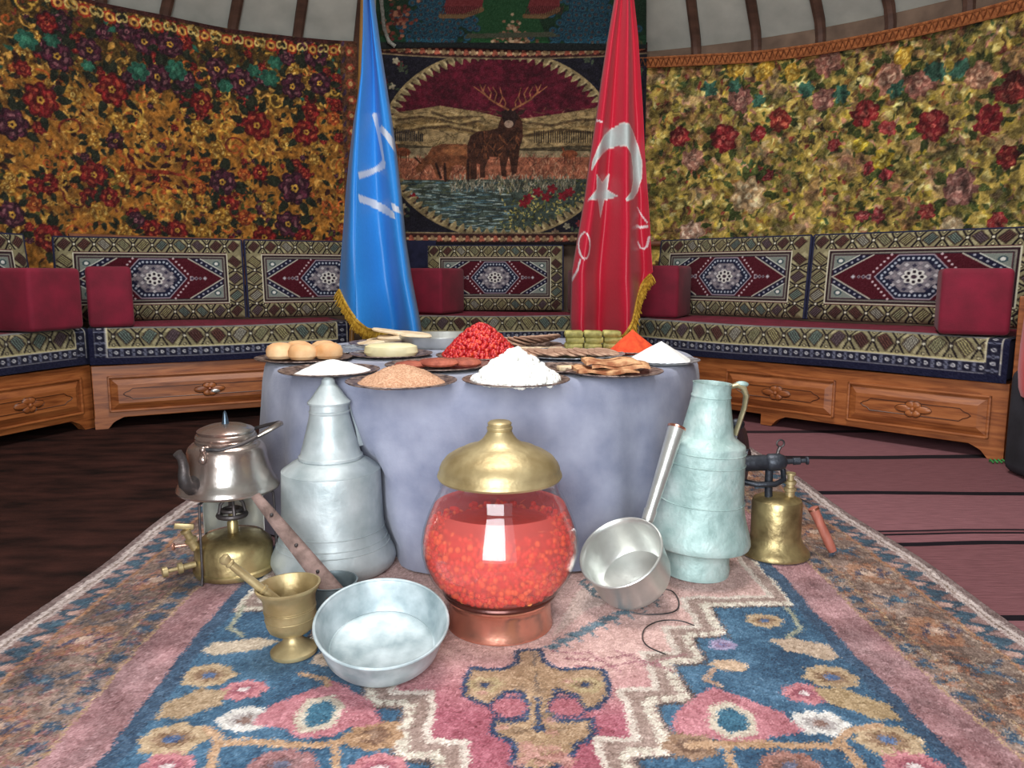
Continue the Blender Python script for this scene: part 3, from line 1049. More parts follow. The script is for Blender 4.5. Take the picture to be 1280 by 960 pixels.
o = add('wall_hanging', cloth_mesh('wall_hanging', Pp, cv.sample(Cx, Cy) + rng.normal(0, 8, Cx.shape)[..., None], M['tapestry'], skirt=(0, .012, 0)))
tag(o, 'dark green wall hanging with blue peafowl tails above the stag hanging', 'wall hanging')
mb = MB()
q = []
for i in range(22):
    x, y = np.interp(i / 21, [0, .3, .7, .9, 1], [472, 475, 480, 486, 494]), np.interp(i / 21, [0, .3, .7, .9, 1], [-60, -15, 35, 52, 58])
    q.append(slope_point(x, y, .02))
mb.tube(q, [.012 + .003 * (i % 2) for i in range(22)], n=8)
mb.build('rope_edge', noisy('grey_rope', (120, 120, 112), (160, 160, 150), scale=60, rough=.9, bump=.5, bscale=150), o)

# navy carpet piece hanging behind the bench gap
mb = MB()
q0, q1 = on_wall(500, 350, R_T - .01)[0], on_wall(545, 350, R_T - .01)[0]
vs = []
for k in range(9):
    a = q0 + (q1 - q0) * k / 8
    for (r, z) in ((R_T - .02, .3), (R_T - .02, sB + .03), (R_T - .035, sB + .03), (R_T - .035, .3)):
        vs.append(ring_pts(r, a) + (z,))
fs = []
for k in range(8):
    for j in range(4): fs.append((k * 4 + j, k * 4 + (j + 1) % 4, k * 4 + 4 + (j + 1) % 4, k * 4 + 4 + j))
mb.add(vs, fs + [(0, 1, 2, 3), (32, 35, 34, 33)])
tag(mb.build('wall_carpet', M['navy']), 'dark navy carpet strip hanging below the stag hanging', 'carpet')

# ================================================================== FLOOR TEXTILES
# striped kilim on the right
mk, nt, b = new_mat('striped_kilim')
Nn = nt.nodes
lk = nt.links.new
tc = Nn.new('ShaderNodeTexCoord')
sep = Nn.new('ShaderNodeSeparateXYZ')
lk(tc.outputs['Object'], sep.inputs[0])
nzn = Nn.new('ShaderNodeTexNoise')
nzn.inputs['Scale'].default_value = 1.6
lk(tc.outputs['Object'], nzn.inputs['Vector'])
ad = Nn.new('ShaderNodeMath'); ad.operation = 'MULTIPLY_ADD'
lk(nzn.outputs['Fac'], ad.inputs[0]); ad.inputs[1].default_value = .05
lk(sep.outputs['Y'], ad.inputs[2])
mr = Nn.new('ShaderNodeMapRange')
mr.inputs[1].default_value = 1.2 + .025
mr.inputs[2].default_value = 5.2 + .025
lk(ad.outputs[0], mr.inputs[0])
rp = Nn.new('ShaderNodeValToRGB')
rp.color_ramp.interpolation = 'CONSTANT'
MAR, MAR2, BLK, RDD = (138, 94, 99), (124, 82, 86), (28, 24, 30), (112, 48, 58)
stops = []
# depths of the dark stripes follow the rows where the photograph shows them on the floor


def row_y(py): return at_height(1150, py).y


def stripe(a, b_, c, nxt): stops.append((row_y(b_), c)); stops.append((row_y(a), nxt))


stripe(771, 780, BLK, MAR2)
stripe(681, 687, BLK, MAR)
stripe(671, 673, BLK, MAR2)
stripe(667, 669, (40, 32, 38), MAR)
stripe(617, 622, BLK, MAR2)
stripe(571, 576, (40, 34, 38), MAR)
stripe(540, 543, (52, 40, 44), MAR2)
stops = sorted(stops)
els = rp.color_ramp.elements
els[0].position = 0
els[0].color = L4(MAR)
els[1].position = 1
els[1].color = L4(MAR)
for y, c in stops:
    e = els.new((y - 1.2) / 4.0)
    e.color = L4(c)
lk(mr.outputs[0], rp.inputs[0])
n3 = Nn.new('ShaderNodeTexNoise')
n3.inputs['Scale'].default_value = 16
n3.inputs['Detail'].default_value = 8
mp = Nn.new('ShaderNodeMapping'); mp.inputs['Scale'].default_value = (1, 6, 1)
lk(tc.outputs['Object'], mp.inputs[0]); lk(mp.outputs[0], n3.inputs['Vector'])
mx = Nn.new('ShaderNodeMix'); mx.data_type = 'RGBA'; mx.blend_type = 'MULTIPLY'
mx.inputs['Factor'].default_value = .45
lk(rp.outputs[0], mx.inputs['A'])
cr = Nn.new('ShaderNodeValToRGB')
cr.color_ramp.elements[0].position = .3; cr.color_ramp.elements[0].color = (.45, .45, .45, 1)
cr.color_ramp.elements[1].position = .7; cr.color_ramp.elements[1].color = (1, 1, 1, 1)
lk(n3.outputs['Fac'], cr.inputs[0]); lk(cr.outputs[0], mx.inputs['B'])
lk(mx.outputs['Result'], b.inputs['Base Color'])
b.inputs['Roughness'].default_value = .95
setin(b, 'Specular IOR Level', .1)
bp = Nn.new('ShaderNodeBump'); bp.inputs['Strength'].default_value = .4; bp.inputs['Distance'].default_value = .01
lk(n3.outputs['Fac'], bp.inputs['Height']); lk(bp.outputs[0], b.inputs['Normal'])
mb = MB()
xs = np.linspace(1.0, 3.0, 20)
ys = np.linspace(.7, 5.0, 40)
vs = []
ok = []
for y in ys:
    for x in xs:
        vs.append((x, y, .006 + .002 * math.sin(x * 5 + y * 3)))
fs = []
for j in range(len(ys) - 1):
    for i in range(len(xs) - 1):
        cxm, cym = (xs[i] + xs[i + 1]) / 2, (ys[j] + ys[j + 1]) / 2
        if math.hypot(cxm, cym - YC.y) < R_WALL - .1:
            q = j * len(xs) + i
            fs.append((q, q + 1, q + 1 + len(xs), q + len(xs)))
mb.add(vs, fs)
tag(mb.build('kilim', mk), 'flat maroon kilim with thin black stripes in front of the bench', 'rug')

# ---- the large pile rug
RX = .012                       # centre line of the rug
ROT = math.radians(1.35)
HW = 1.125
RY0, RY1 = .98, 3.62


def rug(px, py):
    """photo pixel on the floor -> rug coordinates"""
    p = at_height(px, py, .016)
    x, y = p.x - RX, p.y - 1.7
    c, s_ = math.cos(-ROT), math.sin(-ROT)
    return (x * c - y * s_, x * s_ + y * c + 1.7)


rr = np.random.default_rng(17)
BLU, BLU2, PNK, PNK2, TAN, TAN2, NAV, WHT, BRN = (38, 72, 100), (58, 98, 126), (176, 104, 114), (188, 128, 128), (172, 146, 126), (150, 118, 98), (34, 52, 84), (204, 190, 178), (132, 98, 76)
cv = Canvas(-HW, RY0, HW, RY1, 420, PNK)
sh = cv.im.shape[:2]
UU = cv.U[None, :] + 0 * cv.V[:, None]
VV = cv.V[:, None] + 0 * cv.U[None, :]
AU = np.abs(UU)
n1 = fnoise(sh, 7, 1, 4, 1)
n2 = fnoise(sh, 30, 2, 3, 1)
# field: rose, paler towards the table end where it is worn
wear = np.clip((VV - 1.27) / .24 + (n1 - .5) * 1.1, 0, 1)[..., None]
cv.im = np.array((158, 84, 98)) * (1 - wear) + np.array((202, 164, 156)) * wear
# blue corner pieces bounded by the stepped line
MCX = .012
steps = [(.650, 1.746, 9), (.430, 1.592, 1.746), (.350, 1.476, 1.592), (.280, 1.334, 1.476), (.207, 1.178, 1.334), (.14, 1.05, 1.178), (.07, .9, 1.05)]


def half_w(v):
    out = np.zeros_like(v)
    for (w_, a_, b_) in steps:
        out = np.where((v >= a_) & (v < b_), w_, out)
    return out


hw = half_w(VV)
DU = np.abs(UU - MCX * np.clip((2.0 - VV), 0, 1))
blue = (DU > hw)
bcol = np.array(BLU) * (1 - n1[..., None]) + np.array(BLU2) * n1[..., None] + (n2[..., None] - .5) * 34
cv.im = np.where(blue[..., None], bcol, cv.im)


def step_pts(s_, off):
    pts = []
    for (w_, a_, b_) in steps:
        if b_ > 5:
            pts.append((w_, 3.6))
            pts.append((w_, a_))
        else:
            pts.append((w_, b_))
            pts.append((w_, a_))
    out = []
    for (w_, v) in pts:
        out.append((s_ * (w_ + off) + MCX * min(1, max(0, 2.0 - v)), v - off * .9))
    return out


for s_ in (-1, 1):
    cv.line(step_pts(s_, 0.0), .052, (150, 126, 116))
    cv.line(step_pts(s_, -.028), .014, WHT)
    p = step_pts(s_, .012)
    for i in range(len(p) - 1):
        (x1, y1), (x2, y2) = p[i], p[i + 1]
        ln = math.hypot(x2 - x1, y2 - y1)
        m = max(1, int(ln / .022))
        for k in range(m):
            t = (k + .5) / m
            cv.rect(x1 + (x2 - x1) * t - .0095, y1 + (y2 - y1) * t - .0095, x1 + (x2 - x1) * t + .0095, y1 + (y2 - y1) * t + .0095, (206, 196, 180))
    cv.line(step_pts(s_, .03), .006, (70, 60, 60))


def rosette(px, py, r, c1, c2, core, n=8, asp=.85):
    c = rug(px, py)
    cv.ell(c, r, r * asp, c1, lobes=n, depth=.16)
    cv.ell(c, r * .62, r * .55 * asp, c2, lobes=n, depth=.3, a=.8)
    cv.ell(c, r * .25, r * .25 * asp, core)


def rl(pts, w_, col): cv.line([rug(x, y) for x, y in pts], w_, col)


# pendant motif
OUT = NAV


def pend(pts, col, outline=True):
    P = [rug(x, y) for x, y in pts]
    cv.poly(P, col)
    if outline: cv.line(P + [P[0]], .011, OUT)


pend([(648, 812), (676, 812), (680, 826), (700, 838), (728, 836), (752, 836), (760, 850), (764, 868), (748, 884), (730, 886), (716, 868), (694, 864), (688, 884), (690, 900), (716, 902), (738, 898), (744, 914), (734, 928), (722, 930), (716, 946), (690, 962), (664, 966), (640, 956), (644, 932), (634, 926), (616, 916), (616, 898), (640, 902), (656, 898), (658, 880), (652, 866), (630, 866), (616, 884), (598, 878), (580, 868), (582, 846), (590, 834), (606, 838), (628, 838), (646, 828)], (160, 130, 100))
for (x, y) in ((607, 856), (732, 856)):
    rosette(x, y, .036, (170, 150, 112), (112, 86, 66), NAV, 6)
for (x, y) in ((636, 884), (708, 884)):
    cv.ell(rug(x, y), .036, .034, (166, 96, 106))
    cv.ell(rug(x, y), .038, .036, OUT, inner=.86)
rl([(668, 815), (671, 868)], .006, (110, 92, 78))
rl([(671, 872), (672, 904)], .009, NAV)
cv.ell(rug(672, 910), .012, .012, NAV)
for k in range(60):
    x, y = 590 + 150 * rr.random(), 836 + 120 * rr.random()
    c = rug(x, y)
    w = cv.win(c[0], c[1], c[0], c[1])
    if w is None: continue
    px_ = cv.im[w[0], w[1]][0, 0]
    if abs(px_[0] - 160) < 12 and abs(px_[1] - 130) < 12: cv.ell(c, .012, .008, ((182, 152, 118), (124, 98, 74), (176, 128, 116))[k % 3], a=.8)
for k in range(26):
    cv.ell(rug(650 + 70 * rr.random(), 934 + 24 * rr.random()), .012, .008, (178, 128, 118), a=.7)
# pale worn zone with teal scrolls beside the jar
cv.poly([rug(*p) for p in ((690, 800), (735, 760), (800, 745), (830, 735), (760, 715), (720, 740))], (200, 176, 164), .8)
for k in range(26):
    t = k / 25
    x, y = 690 + 130 * t, 808 - 62 * t + 2 * math.sin(k * 2.2)
    cv.ell(rug(x, y), .017, .012, (74, 106, 122), lobes=4, depth=.5, a=.8)
    if k % 3 == 0: rl([(x, y), (x + 8, y + 8)], .006, (92, 118, 130))
for k in range(7):
    cv.curl(rug(735 + 9 * k, 730 + 6 * (k % 3)), .035, .8, k, .01, (92, 110, 118))
for k in range(9):
    rl([(690 + k * 14, 815 + (k % 3) * 9), (730 + k * 16, 818 + (k % 4) * 7)], .005, (150, 96, 104))
# field flowers of the blue corners
RS = (176, 150, 118), (118, 86, 62), (70, 92, 130)
PK = (178, 110, 116), (130, 60, 74), (196, 180, 178)
WT = (206, 200, 194), (150, 140, 138), (120, 90, 80)
for args in ((957, 776, .045, *RS), (1040, 846, .055, *RS), (1005, 867, .046, *PK), (1022, 904, .05, *WT), (1108, 926, .058, *RS), (862, 932, .05, (140, 108, 84), (100, 72, 56), (150, 120, 96)), (1140, 958, .05, *PK), (905, 806, .03, (150, 140, 170), (130, 100, 130), (120, 120, 160)), (985, 957, .05, (150, 104, 92), (110, 76, 66), (90, 90, 110)),
             (262, 844, .055, *RS), (306, 862, .046, *PK), (305, 900, .05, *WT), (212, 925, .058, *RS), (466, 920, .055, (160, 124, 92), (112, 80, 62), (140, 110, 90)), (350, 958, .055, (150, 104, 104), (110, 76, 76), (90, 90, 110)), (470, 962, .05, *PK), (205, 958, .045, *PK)):
    rosette(*args)


def jag_leaf(px, py, ln, wd, rot, c):
    o_ = rug(px, py)
    pts = []
    for k in range(12):
        t = 2 * PI * k / 12
        r = 1 if k % 2 == 0 else .78
        x, y = math.cos(t) * ln / 2 * r, math.sin(t) * wd / 2 * r
        pts.append((o_[0] + x * math.cos(rot) - y * math.sin(rot), o_[1] + x * math.sin(rot) + y * math.cos(rot)))
    cv.poly(pts, c)


jag_leaf(1012, 810, .17, .085, -.5, (182, 158, 136))
jag_leaf(1072, 880, .17, .085, -.75, (166, 140, 104))
jag_leaf(298, 808, .18, .07, .25, (186, 168, 146))
jag_leaf(240, 880, .15, .09, .75, (160, 134, 104))
jag_leaf(415, 822, .09, .07, .5, (182, 160, 140))
for (x, y, s_) in ((913, 900, 1), (400, 892, -1)):
    o_ = rug(x, y)
    cv.poly([(o_[0] + dx * s_, o_[1] + dy) for dx, dy in ((-.115, -.035), (-.09, .03), (-.035, .085), (.0, .11), (.03, .085), (.1, .02), (.115, -.035), (.05, -.05), (.02, -.075), (-.03, -.07), (-.06, -.045))], (176, 110, 118))
    cv.poly([(o_[0] + dx, o_[1] + dy) for dx, dy in ((-.022, -.06), (-.048, -.02), (-.03, .045), (.012, .06), (.044, .02), (.03, -.045))], (196, 182, 164))
    cv.poly([(o_[0] + dx, o_[1] + dy) for dx, dy in ((-.016, -.042), (-.03, -.015), (-.02, .03), (.008, .042), (.028, .012), (.018, -.032))], (44, 92, 116))
LT = (176, 140, 108)
rl([(862, 932), (940, 930), (1040, 932), (1062, 912), (1096, 908)], .018, LT)
rl([(1052, 932), (1074, 962)], .018, LT)
rl([(908, 932), (915, 965)], .014, LT)
rl([(255, 912), (272, 930), (330, 930), (400, 932), (455, 922)], .018, LT)
rl([(272, 930), (258, 962)], .018, LT)
rl([(415, 932), (418, 965)], .014, LT)
rl([(895, 838), (880, 850), (900, 858)], .014, (170, 140, 120))
jag_leaf(912, 832, .08, .05, 0, (190, 160, 132))
rl([(985, 760), (1004, 784), (985, 796)], .012, (150, 150, 130))
rl([(305, 758), (290, 784), (305, 796)], .012, (150, 150, 130))
rl([(375, 843), (410, 850), (408, 858)], .014, LT)
# borders measured in from the side edges
ED = HW - AU
nb = fnoise(sh, 40, 6, 3, 1)[..., None]
pk = np.array((146, 106, 108)) * (.8 + .4 * nb) + (n2[..., None] - .5) * 40
cv.im = np.where(((ED < .435) & (ED > .32))[..., None], pk, cv.im)
tanb = np.array((98, 78, 66)) * (1 - n1[..., None]) + np.array((136, 110, 98)) * n1[..., None] + (n2[..., None] - .5) * 50
cv.im = np.where((ED <= .32)[..., None], tanb, cv.im)
edge_b = (ED < .46 + .02 * (n2 - .5)) & (ED > .425)
cv.im = np.where(edge_b[..., None], np.array((42, 68, 94)), cv.im)
TB = (40, 66, 84)
for s_ in (-1, 1):
    X = lambda e: s_ * (HW - e)
    # selvedge
    cv.rect(min(X(0), X(.02)), RY0, max(X(0), X(.02)), RY1, (118, 96, 92))
    cv.rect(min(X(.02), X(.034)), RY0, max(X(.02), X(.034)), RY1, (196, 180, 174))
    cv.rect(min(X(.04), X(.052)), RY0, max(X(.04), X(.052)), RY1, (188, 170, 164))
    cv.rect(min(X(.052), X(.115)), RY0, max(X(.052), X(.115)), RY1, (140, 106, 104), .7)
    v = RY0
    k = 0
    while v < RY1:
        cv.line([(X(.058), v), (X(.11), v + .03), (X(.058), v + .06)], .016, TB)
        cv.ell((X(.092), v + .06), .018, .016, ((44, 74, 92), (176, 140, 128))[k % 2], lobes=4)
        cv.line([(X(.118), v), (X(.118), v + .07)], .008, (156, 108, 72))
        cv.ell((X(.298), v + .03), .024, .024, (38, 64, 88), lobes=5, depth=.5)
        cv.line([(X(.27), v), (X(.27), v + .06)], .006, (166, 136, 100))
        cv.line([(X(.325), v), (X(.325), v + .06)], .006, (166, 136, 100))
        v += .062
        k += 1
    v = RY0 + .05
    k = 0
    while v < RY1:
        c = (X(.195), v + .06)
        if k % 2 == 0:
            for (dx, dy) in ((.055, .03), (-.05, .035), (.03, -.05), (-.045, -.04)):
                cv.line([(c[0], c[1]), (c[0] + dx * .6, c[1] + dy * .3), (c[0] + dx, c[1] + dy)], .013, (44, 62, 84))
            cv.ell(c, .022, .022, (52, 84, 104), lobes=4, depth=.5)
        else:
            cv.ell(c, .055, .075, (172, 110, 70), lobes=6, depth=.2, a=.55)
            for q in range(5):
                cv.line([(c[0] - .04 + .02 * q, c[1] - .03 + .02 * (q % 3)), (c[0] - .02 + .02 * q, c[1] + .01 + .02 * (q % 2))], .011, (60, 56, 78))
            cv.ell(c, .02, .022, (190, 160, 140), lobes=5)
        v += .165
        k += 1
for k in range(2600):
    e_ = .115 + .2 * rr.random()
    v_ = RY0 + (RY1 - RY0) * rr.random() ** 1.5
    s_ = 1 if k % 2 else -1
    a_ = rr.random() * 6.28
    l_ = .006 + .014 * rr.random()
    cv.line([(s_ * (HW - e_) - l_ * math.cos(a_), v_ - l_ * math.sin(a_)), (s_ * (HW - e_) + l_ * math.cos(a_), v_ + l_ * math.sin(a_))], .006, ((48, 52, 66), (150, 94, 66), (164, 136, 122), (78, 54, 46), (138, 84, 82), (172, 150, 132))[k % 6], a=.7)
# wool fleck
fl = rng.normal(0, 1, sh)
fl = (fl + np.roll(fl, 1, 0) + np.roll(fl, 1, 1)) / 1.7
cv.im = cv.im * (.93 - .0 * n2[..., None]) + fl[..., None] * 19 + (n2[..., None] - .5) * 34
rows = [RY0]
while rows[-1] < RY1:
    y = rows[-1]
    rows.append(y + max(.0030, y * y / 768.0 * 1.15))
ys = np.array(rows)
xs = np.linspace(-HW, HW, 860)
Ug, Vg = np.meshgrid(xs, ys)
Cg = cv.sample(Ug + rng.normal(0, .0028, Ug.shape) + .012 * (fnoise(Ug.shape, 40, 91, 2, 1) - .5), Vg + rng.normal(0, .0028, Ug.shape) + .012 * (fnoise(Ug.shape, 40, 92, 2, 1) - .5))
Z = .016 + .0035 * (fnoise(Ug.shape, 6, 77, 3, 1) - .5) + rng.random(Ug.shape) * .0012
c_, s_ = math.cos(ROT), math.sin(ROT)
wob = .008 * np.sin(Vg * 7) * np.abs(Ug) / HW
Pg = np.stack([(Ug + wob) * c_ - (Vg - 1.7) * s_ + RX, (Ug + wob) * s_ + (Vg - 1.7) * c_ + 1.7, Z], -1)
tag(add('pile_rug', cloth_mesh('pile_rug', Pg, Cg, M['carpet'], skirt=(0, 0, -.0065))), 'large patterned wool rug, rose and blue, under the table', 'rug')
RUGZ = .018

# ================================================================== BENCHES AND CUSHIONS
WOODH, SEATH, DEPTH = .33, .515, .62


def place(o, origin, ang, x=0, y=0, z=0, extra=0.0):
    c, s_ = math.cos(ang), math.sin(ang)
    o.location = (origin[0] + x * c - y * s_, origin[1] + x * s_ + y * c, z)
    o.rotation_euler = (0, 0, ang + extra)
    return o


def drawer(parent, x0, x1, knob=False):
    """raised and fielded drawer front with a carved flower"""
    z0, z1 = .085, .275
    d = MB().box(x0, -.004, z0, x1, .02, z1).build('drawer', M['wood'], parent, smooth=False, bevel=.003)
    m = MB()
    b_ = .035
    vs = [(x0 + .012, -.004, z0 + .012), (x1 - .012, -.004, z0 + .012), (x1 - .012, -.004, z1 - .012), (x0 + .012, -.004, z1 - .012),
          (x0 + .012 + b_, -.022, z0 + .012 + b_), (x1 - .012 - b_, -.022, z0 + .012 + b_), (x1 - .012 - b_, -.022, z1 - .012 - b_), (x0 + .012 + b_, -.022, z1 - .012 - b_)]
    m.add(vs, [(4, 5, 6, 7), (0, 1, 5, 4), (1, 2, 6, 5), (2, 3, 7, 6), (3, 0, 4, 7), (0, 3, 2, 1)])
    m.build('raised_panel', M['wood'], d, smooth=False)
    fr = MB()
    t = .012
    for (a, b2, c, e) in ((x0, z0, x1, z0 + t), (x0, z1 - t, x1, z1), (x0, z0, x0 + t, z1), (x1 - t, z0, x1, z1)):
        fr.box(a, -.016, b2, c, -.003, e)
    fr.build('moulding', M['wood'], d, smooth=False, bevel=.004)
    cx, cz = (x0 + x1) / 2, (z0 + z1) / 2
    hw_, hh = (x1 - x0) / 2 - .07, .028
    pts = []
    for (sx, sz) in ((1, 1), (-1, 1), (-1, -1), (1, -1)):
        q = [(hw_, 0), (hw_ - .012, hh * .35), (hw_ - .03, hh * .55), (hw_ - .045, hh)]
        if sx * sz < 0: q = q[::-1]
        pts += [(cx + sx * a, -.0225, cz + sz * b2) for a, b2 in q]
    MB().tube(pts, .0022, n=5, closed=True).build('carved_line', M['carved'], d)
    fl_ = MB()
    ln = MB()
    for k in range(6):
        a = k * PI / 3
        w_ = .075 if k % 3 == 0 else .042
        c = (cx + math.cos(a) * w_ * .55, -.024, cz + math.sin(a) * .022)
        fl_.sphere(c, 1, 10, 6, (w_ * .5 if k % 3 == 0 else .022, .007, .016))
        ln.tube([(c[0] + (w_ * .5 if k % 3 == 0 else .024) * math.cos(t2 * PI / 5), -.0235, c[2] + .018 * math.sin(t2 * PI / 5)) for t2 in range(10)], .0018, n=4, closed=True)
    fl_.build('carved_flower', M['wood'], d)
    ln.build('carved_outline', M['carved'], d)
    if knob:
        MB().sphere((cx, -.04, cz + .004), .009, 10, 8).lathe([(.004, 0), (.006, .015)], 8, (cx, -.023, cz + .004), axis=(0, -1, 0)).build('knob', M['copper'], d)
        MB().sphere((cx + .028, -.027, cz - .012), 1, 10, 6, (.026, .006, .011)).build('escutcheon', M['aluminium'], d)
    else:
        MB().sphere((cx, -.03, cz), .011, 10, 8).build('flower_centre', M['wood'], d)
    return d


def bench(origin, ang, length, drawers, feet, label, end_panel=False):
    e = empty('divan_bench', (origin[0], origin[1], .009 if end_panel else 0), ang)
    tag(e, label, 'bench', 'carved wooden divan benches')
    m = MB()
    m.box(0, 0, .055, length, DEPTH, WOODH)
    m.build('carcass', M['wood'], e, smooth=False, bevel=.004)
    for (fx, dr) in feet:
        f = MB()
        P = [(0, 0), (0, .058), (.14, .058), (.10, .04), (.085, .03), (.06, 0)]
        P = [(fx + dr * a, b2) for a, b2 in P]
        Mx = Matrix(((1, 0, 0), (0, 0, 1), (0, 1, 0)))
        f.prism(P, .0, .05, Mx)
        f.build('foot', M['wood'], e, smooth=False)
    for fx in (0.02, length - .08):
        MB().box(fx, DEPTH - .07, 0, fx + .06, DEPTH - .01, .058).build('foot', M['wood'], e, smooth=False)
    for (a, b2, kn) in drawers: drawer(e, a, b2, kn)
    if end_panel:
        MB().box(length + .012, -.03, 0, length + .06, DEPTH, .70).build('end_panel', M['wood'], e, smooth=False, bevel=.004)
    return e


OLV, OLV2, BLKL = (128, 120, 90), (156, 147, 112), (26, 18, 22)
TILE = [(164, 154, 104), (78, 58, 76), (170, 168, 158), (86, 112, 112), (66, 24, 28), (150, 150, 110), (96, 124, 120), (80, 30, 30)]


def kilim_band(cv, u0, v0, u1, v1, along='u', per=.112, ph=0):
    """row of hatched lozenges between dark crossing lines"""
    cv.rect(u0, v0, u1, v1, OLV)
    w_ = (v1 - v0) if along == 'u' else (u1 - u0)
    ln = (u1 - u0) if along == 'u' else (v1 - v0)
    n_ = max(1, round(ln / per))
    p_ = ln / n_

    def T(a, b_):
        return (u0 + a, v0 + b_) if along == 'u' else (u0 + b_, v0 + a)
    k_ = .009
    for i in range(n_):
        a = i * p_
        cm = a + p_ / 2
        col = tuple(.68 * c1 + .32 * c2 for c1, c2 in zip(TILE[(i * 3 + ph) % len(TILE)], OLV))
        cv.poly([T(a + p_ * .08, w_ * .18), T(a + p_ * .3, w_ * .02), T(a + p_ * .92, w_ * .82), T(a + p_ * .7, w_ * .98)], OLV2)
        s_ = 1 if (i % 4) < 2 else -1
        def Q(x, y): return T(cm + (x if s_ > 0 else -x) * p_, w_ * y)
        cv.poly([Q(-.36, .42), Q(-.02, .08), Q(.36, .58), Q(.02, .92)], col)
        for q in range(5):
            t = (q + .5) / 5
            cv.line([Q(-.36 + .34 * t, .42 - .34 * t), Q(.02 + .34 * t, .92 - .34 * t)], .0048, BLKL, a=.85)
        cv.line([Q(-.36, .42), Q(-.02, .08), Q(.36, .58), Q(.02, .92), Q(-.36, .42)], .005, (70, 56, 44))
        for (b0, b1) in ((0.02, .5), (.98, .5)):
            cv.line([T(a - p_ * .26, w_ * b0), T(a + p_ * .0, w_ * b1), T(a + p_ * .26, w_ * b0)], k_, BLKL)
        cv.ell(T(a, w_ * .5), .011, .011, BLKL)
        cv.ell(T(a, w_ * .5), .006, .006, (206, 200, 176))
        for b0 in (.1, .9):
            cv.ell(T(a, w_ * b0), .009, .008, BLKL)
            cv.ell(T(a, w_ * b0), .005, .0045, (190, 180, 140))


def dots_band(cv, u0, v0, u1, v1, along='u'):
    cv.rect(u0, v0, u1, v1, (26, 26, 42))
    w_ = (v1 - v0) if along == 'u' else (u1 - u0)
    ln = (u1 - u0) if along == 'u' else (v1 - v0)
    n_ = max(1, round(ln / .055))
    for i in range(n_ * 2):
        a = (i + .5) * ln / (n_ * 2)
        T = (u0 + a, v0 + w_ / 2) if along == 'u' else (u0 + w_ / 2, v0 + a)
        if i % 2 == 0:
            cv.ell(T, .0095, .0085, (182, 180, 182))
            cv.ell(T, .004, .004, (40, 40, 60))
        else:
            cv.ell(T, .009, .009, (96, 98, 114), inner=.5)
            for q in (-1, 1):
                c = (T[0], T[1] + q * w_ * .28) if along == 'u' else (T[0] + q * w_ * .28, T[1])
                cv.ell(c, .008, .005, (96, 98, 116))
    for t in (.04, .96):
        if along == 'u': cv.line([(u0, v0 + w_ * t), (u1, v0 + w_ * t)], .004, (176, 172, 170))
        else: cv.line([(u0 + w_ * t, v0), (u0 + w_ * t, v1)], .004, (176, 172, 170))


def seat_cushion(origin, ang, length, label, left_end=True, right_end=True, x0=0.0):
    top_d, fr_h = DEPTH - .02, SEATH - WOODH
    Lp = top_d + fr_h
    cv = Canvas(0, 0, length, Lp, 330, (112, 22, 44))       # v runs from the back over the top and down the front
    vb = Lp - fr_h
    cv.rect(0, vb - .075, length, vb - .01, (120, 118, 116))
    nzz = fnoise(cv.im.shape[:2], 12, int(abs(origin[0]) * 100), 3, 4)[..., None]
    cv.im = cv.im * (.8 + .4 * nzz)
    kilim_band(cv, 0, vb - .012, length, vb + .098)
    cv.line([(0, vb + .099), (length, vb + .099)], .005, (190, 178, 130))
    dots_band(cv, 0, vb + .102, length, vb + .150)
    cv.rect(0, vb + .150, length, Lp, (22, 23, 46))
    for flag, s0 in ((left_end, 0), (right_end, length - .085)):
        if not flag: continue
        e0 = s0 + (.02 if s0 == 0 else 0)
        dots_band(cv, e0, vb - .2, e0 + .06, vb + .150, 'v')
        cv.rect(0 if s0 == 0 else length - .022, vb - .5, .022 if s0 == 0 else length, Lp, (22, 23, 46))
        cv.line([(e0 + (.064 if s0 == 0 else -.002), vb - .2), (e0 + (.064 if s0 == 0 else -.002), vb + .099)], .005, (196, 186, 150))
    # profile
    prof = []
    vs_ = np.concatenate([np.linspace(0, top_d * .72, 8)[:-1], np.linspace(top_d * .72, Lp, 92)])
    for v in vs_:
        if v <= top_d:
            y, z = top_d - v, SEATH
        else:
            y, z = 0.0, SEATH - (v - top_d)
        e = (v - top_d)
        if -.035 < e < .035:
            t = (e + .035) / .07 * PI / 2
            y, z = .03 - .03 * math.sin(t) , SEATH - .03 + .03 * math.cos(t)
        prof.append((y, z))
    prof = np.array(prof)
    prof[:, 1] += .006
    nu = int(length * 190)
    us = np.linspace(0, length, nu)
    U, V = np.meshgrid(us, vs_)
    Cc = cv.sample(U, V) + rng.normal(0, 6, U.shape)[..., None]
    Y = prof[:, 0][:, None] - .02 + 0 * U
    Zz = prof[:, 1][:, None] + .004 * np.sin(U * 4.3 + V * 3) + 0 * U
    P = np.stack([U, Y, Zz], -1)
    me = cloth_mesh('seat_cushion', P, Cc, M['kilim_cushion'])
    o = add('seat_cushion', me)
    place(o, origin, ang, x0, 0, 0)
    tag(o, label, 'cushion', 'carpet covered seat cushions')
    # inner padding and navy end caps so the cushion is a solid block
    m = MB().box(.006, .0, WOODH + .008, length - .006, top_d - .02, SEATH - .006)
    m.build('padding', M['navy'], o, smooth=False, bevel=.015)
    return o


# ---- shared back cushion mesh (1.0 x 0.48)
BL, BH, BT = 1.0, .475, .11
cv = Canvas(0, 0, BL, BH, 460, (70, 18, 28))
bw = .098
kilim_band(cv, 0, 0, BL, bw - .014, 'u', .105, 1)
kilim_band(cv, 0, BH - bw + .014, BL, BH, 'u', .105, 4)
kilim_band(cv, 0, bw - .014, bw - .002, BH - bw + .014, 'v', .105, 2)
kilim_band(cv, BL - bw + .002, bw - .014, BL, BH - bw + .014, 'v', .105, 6)


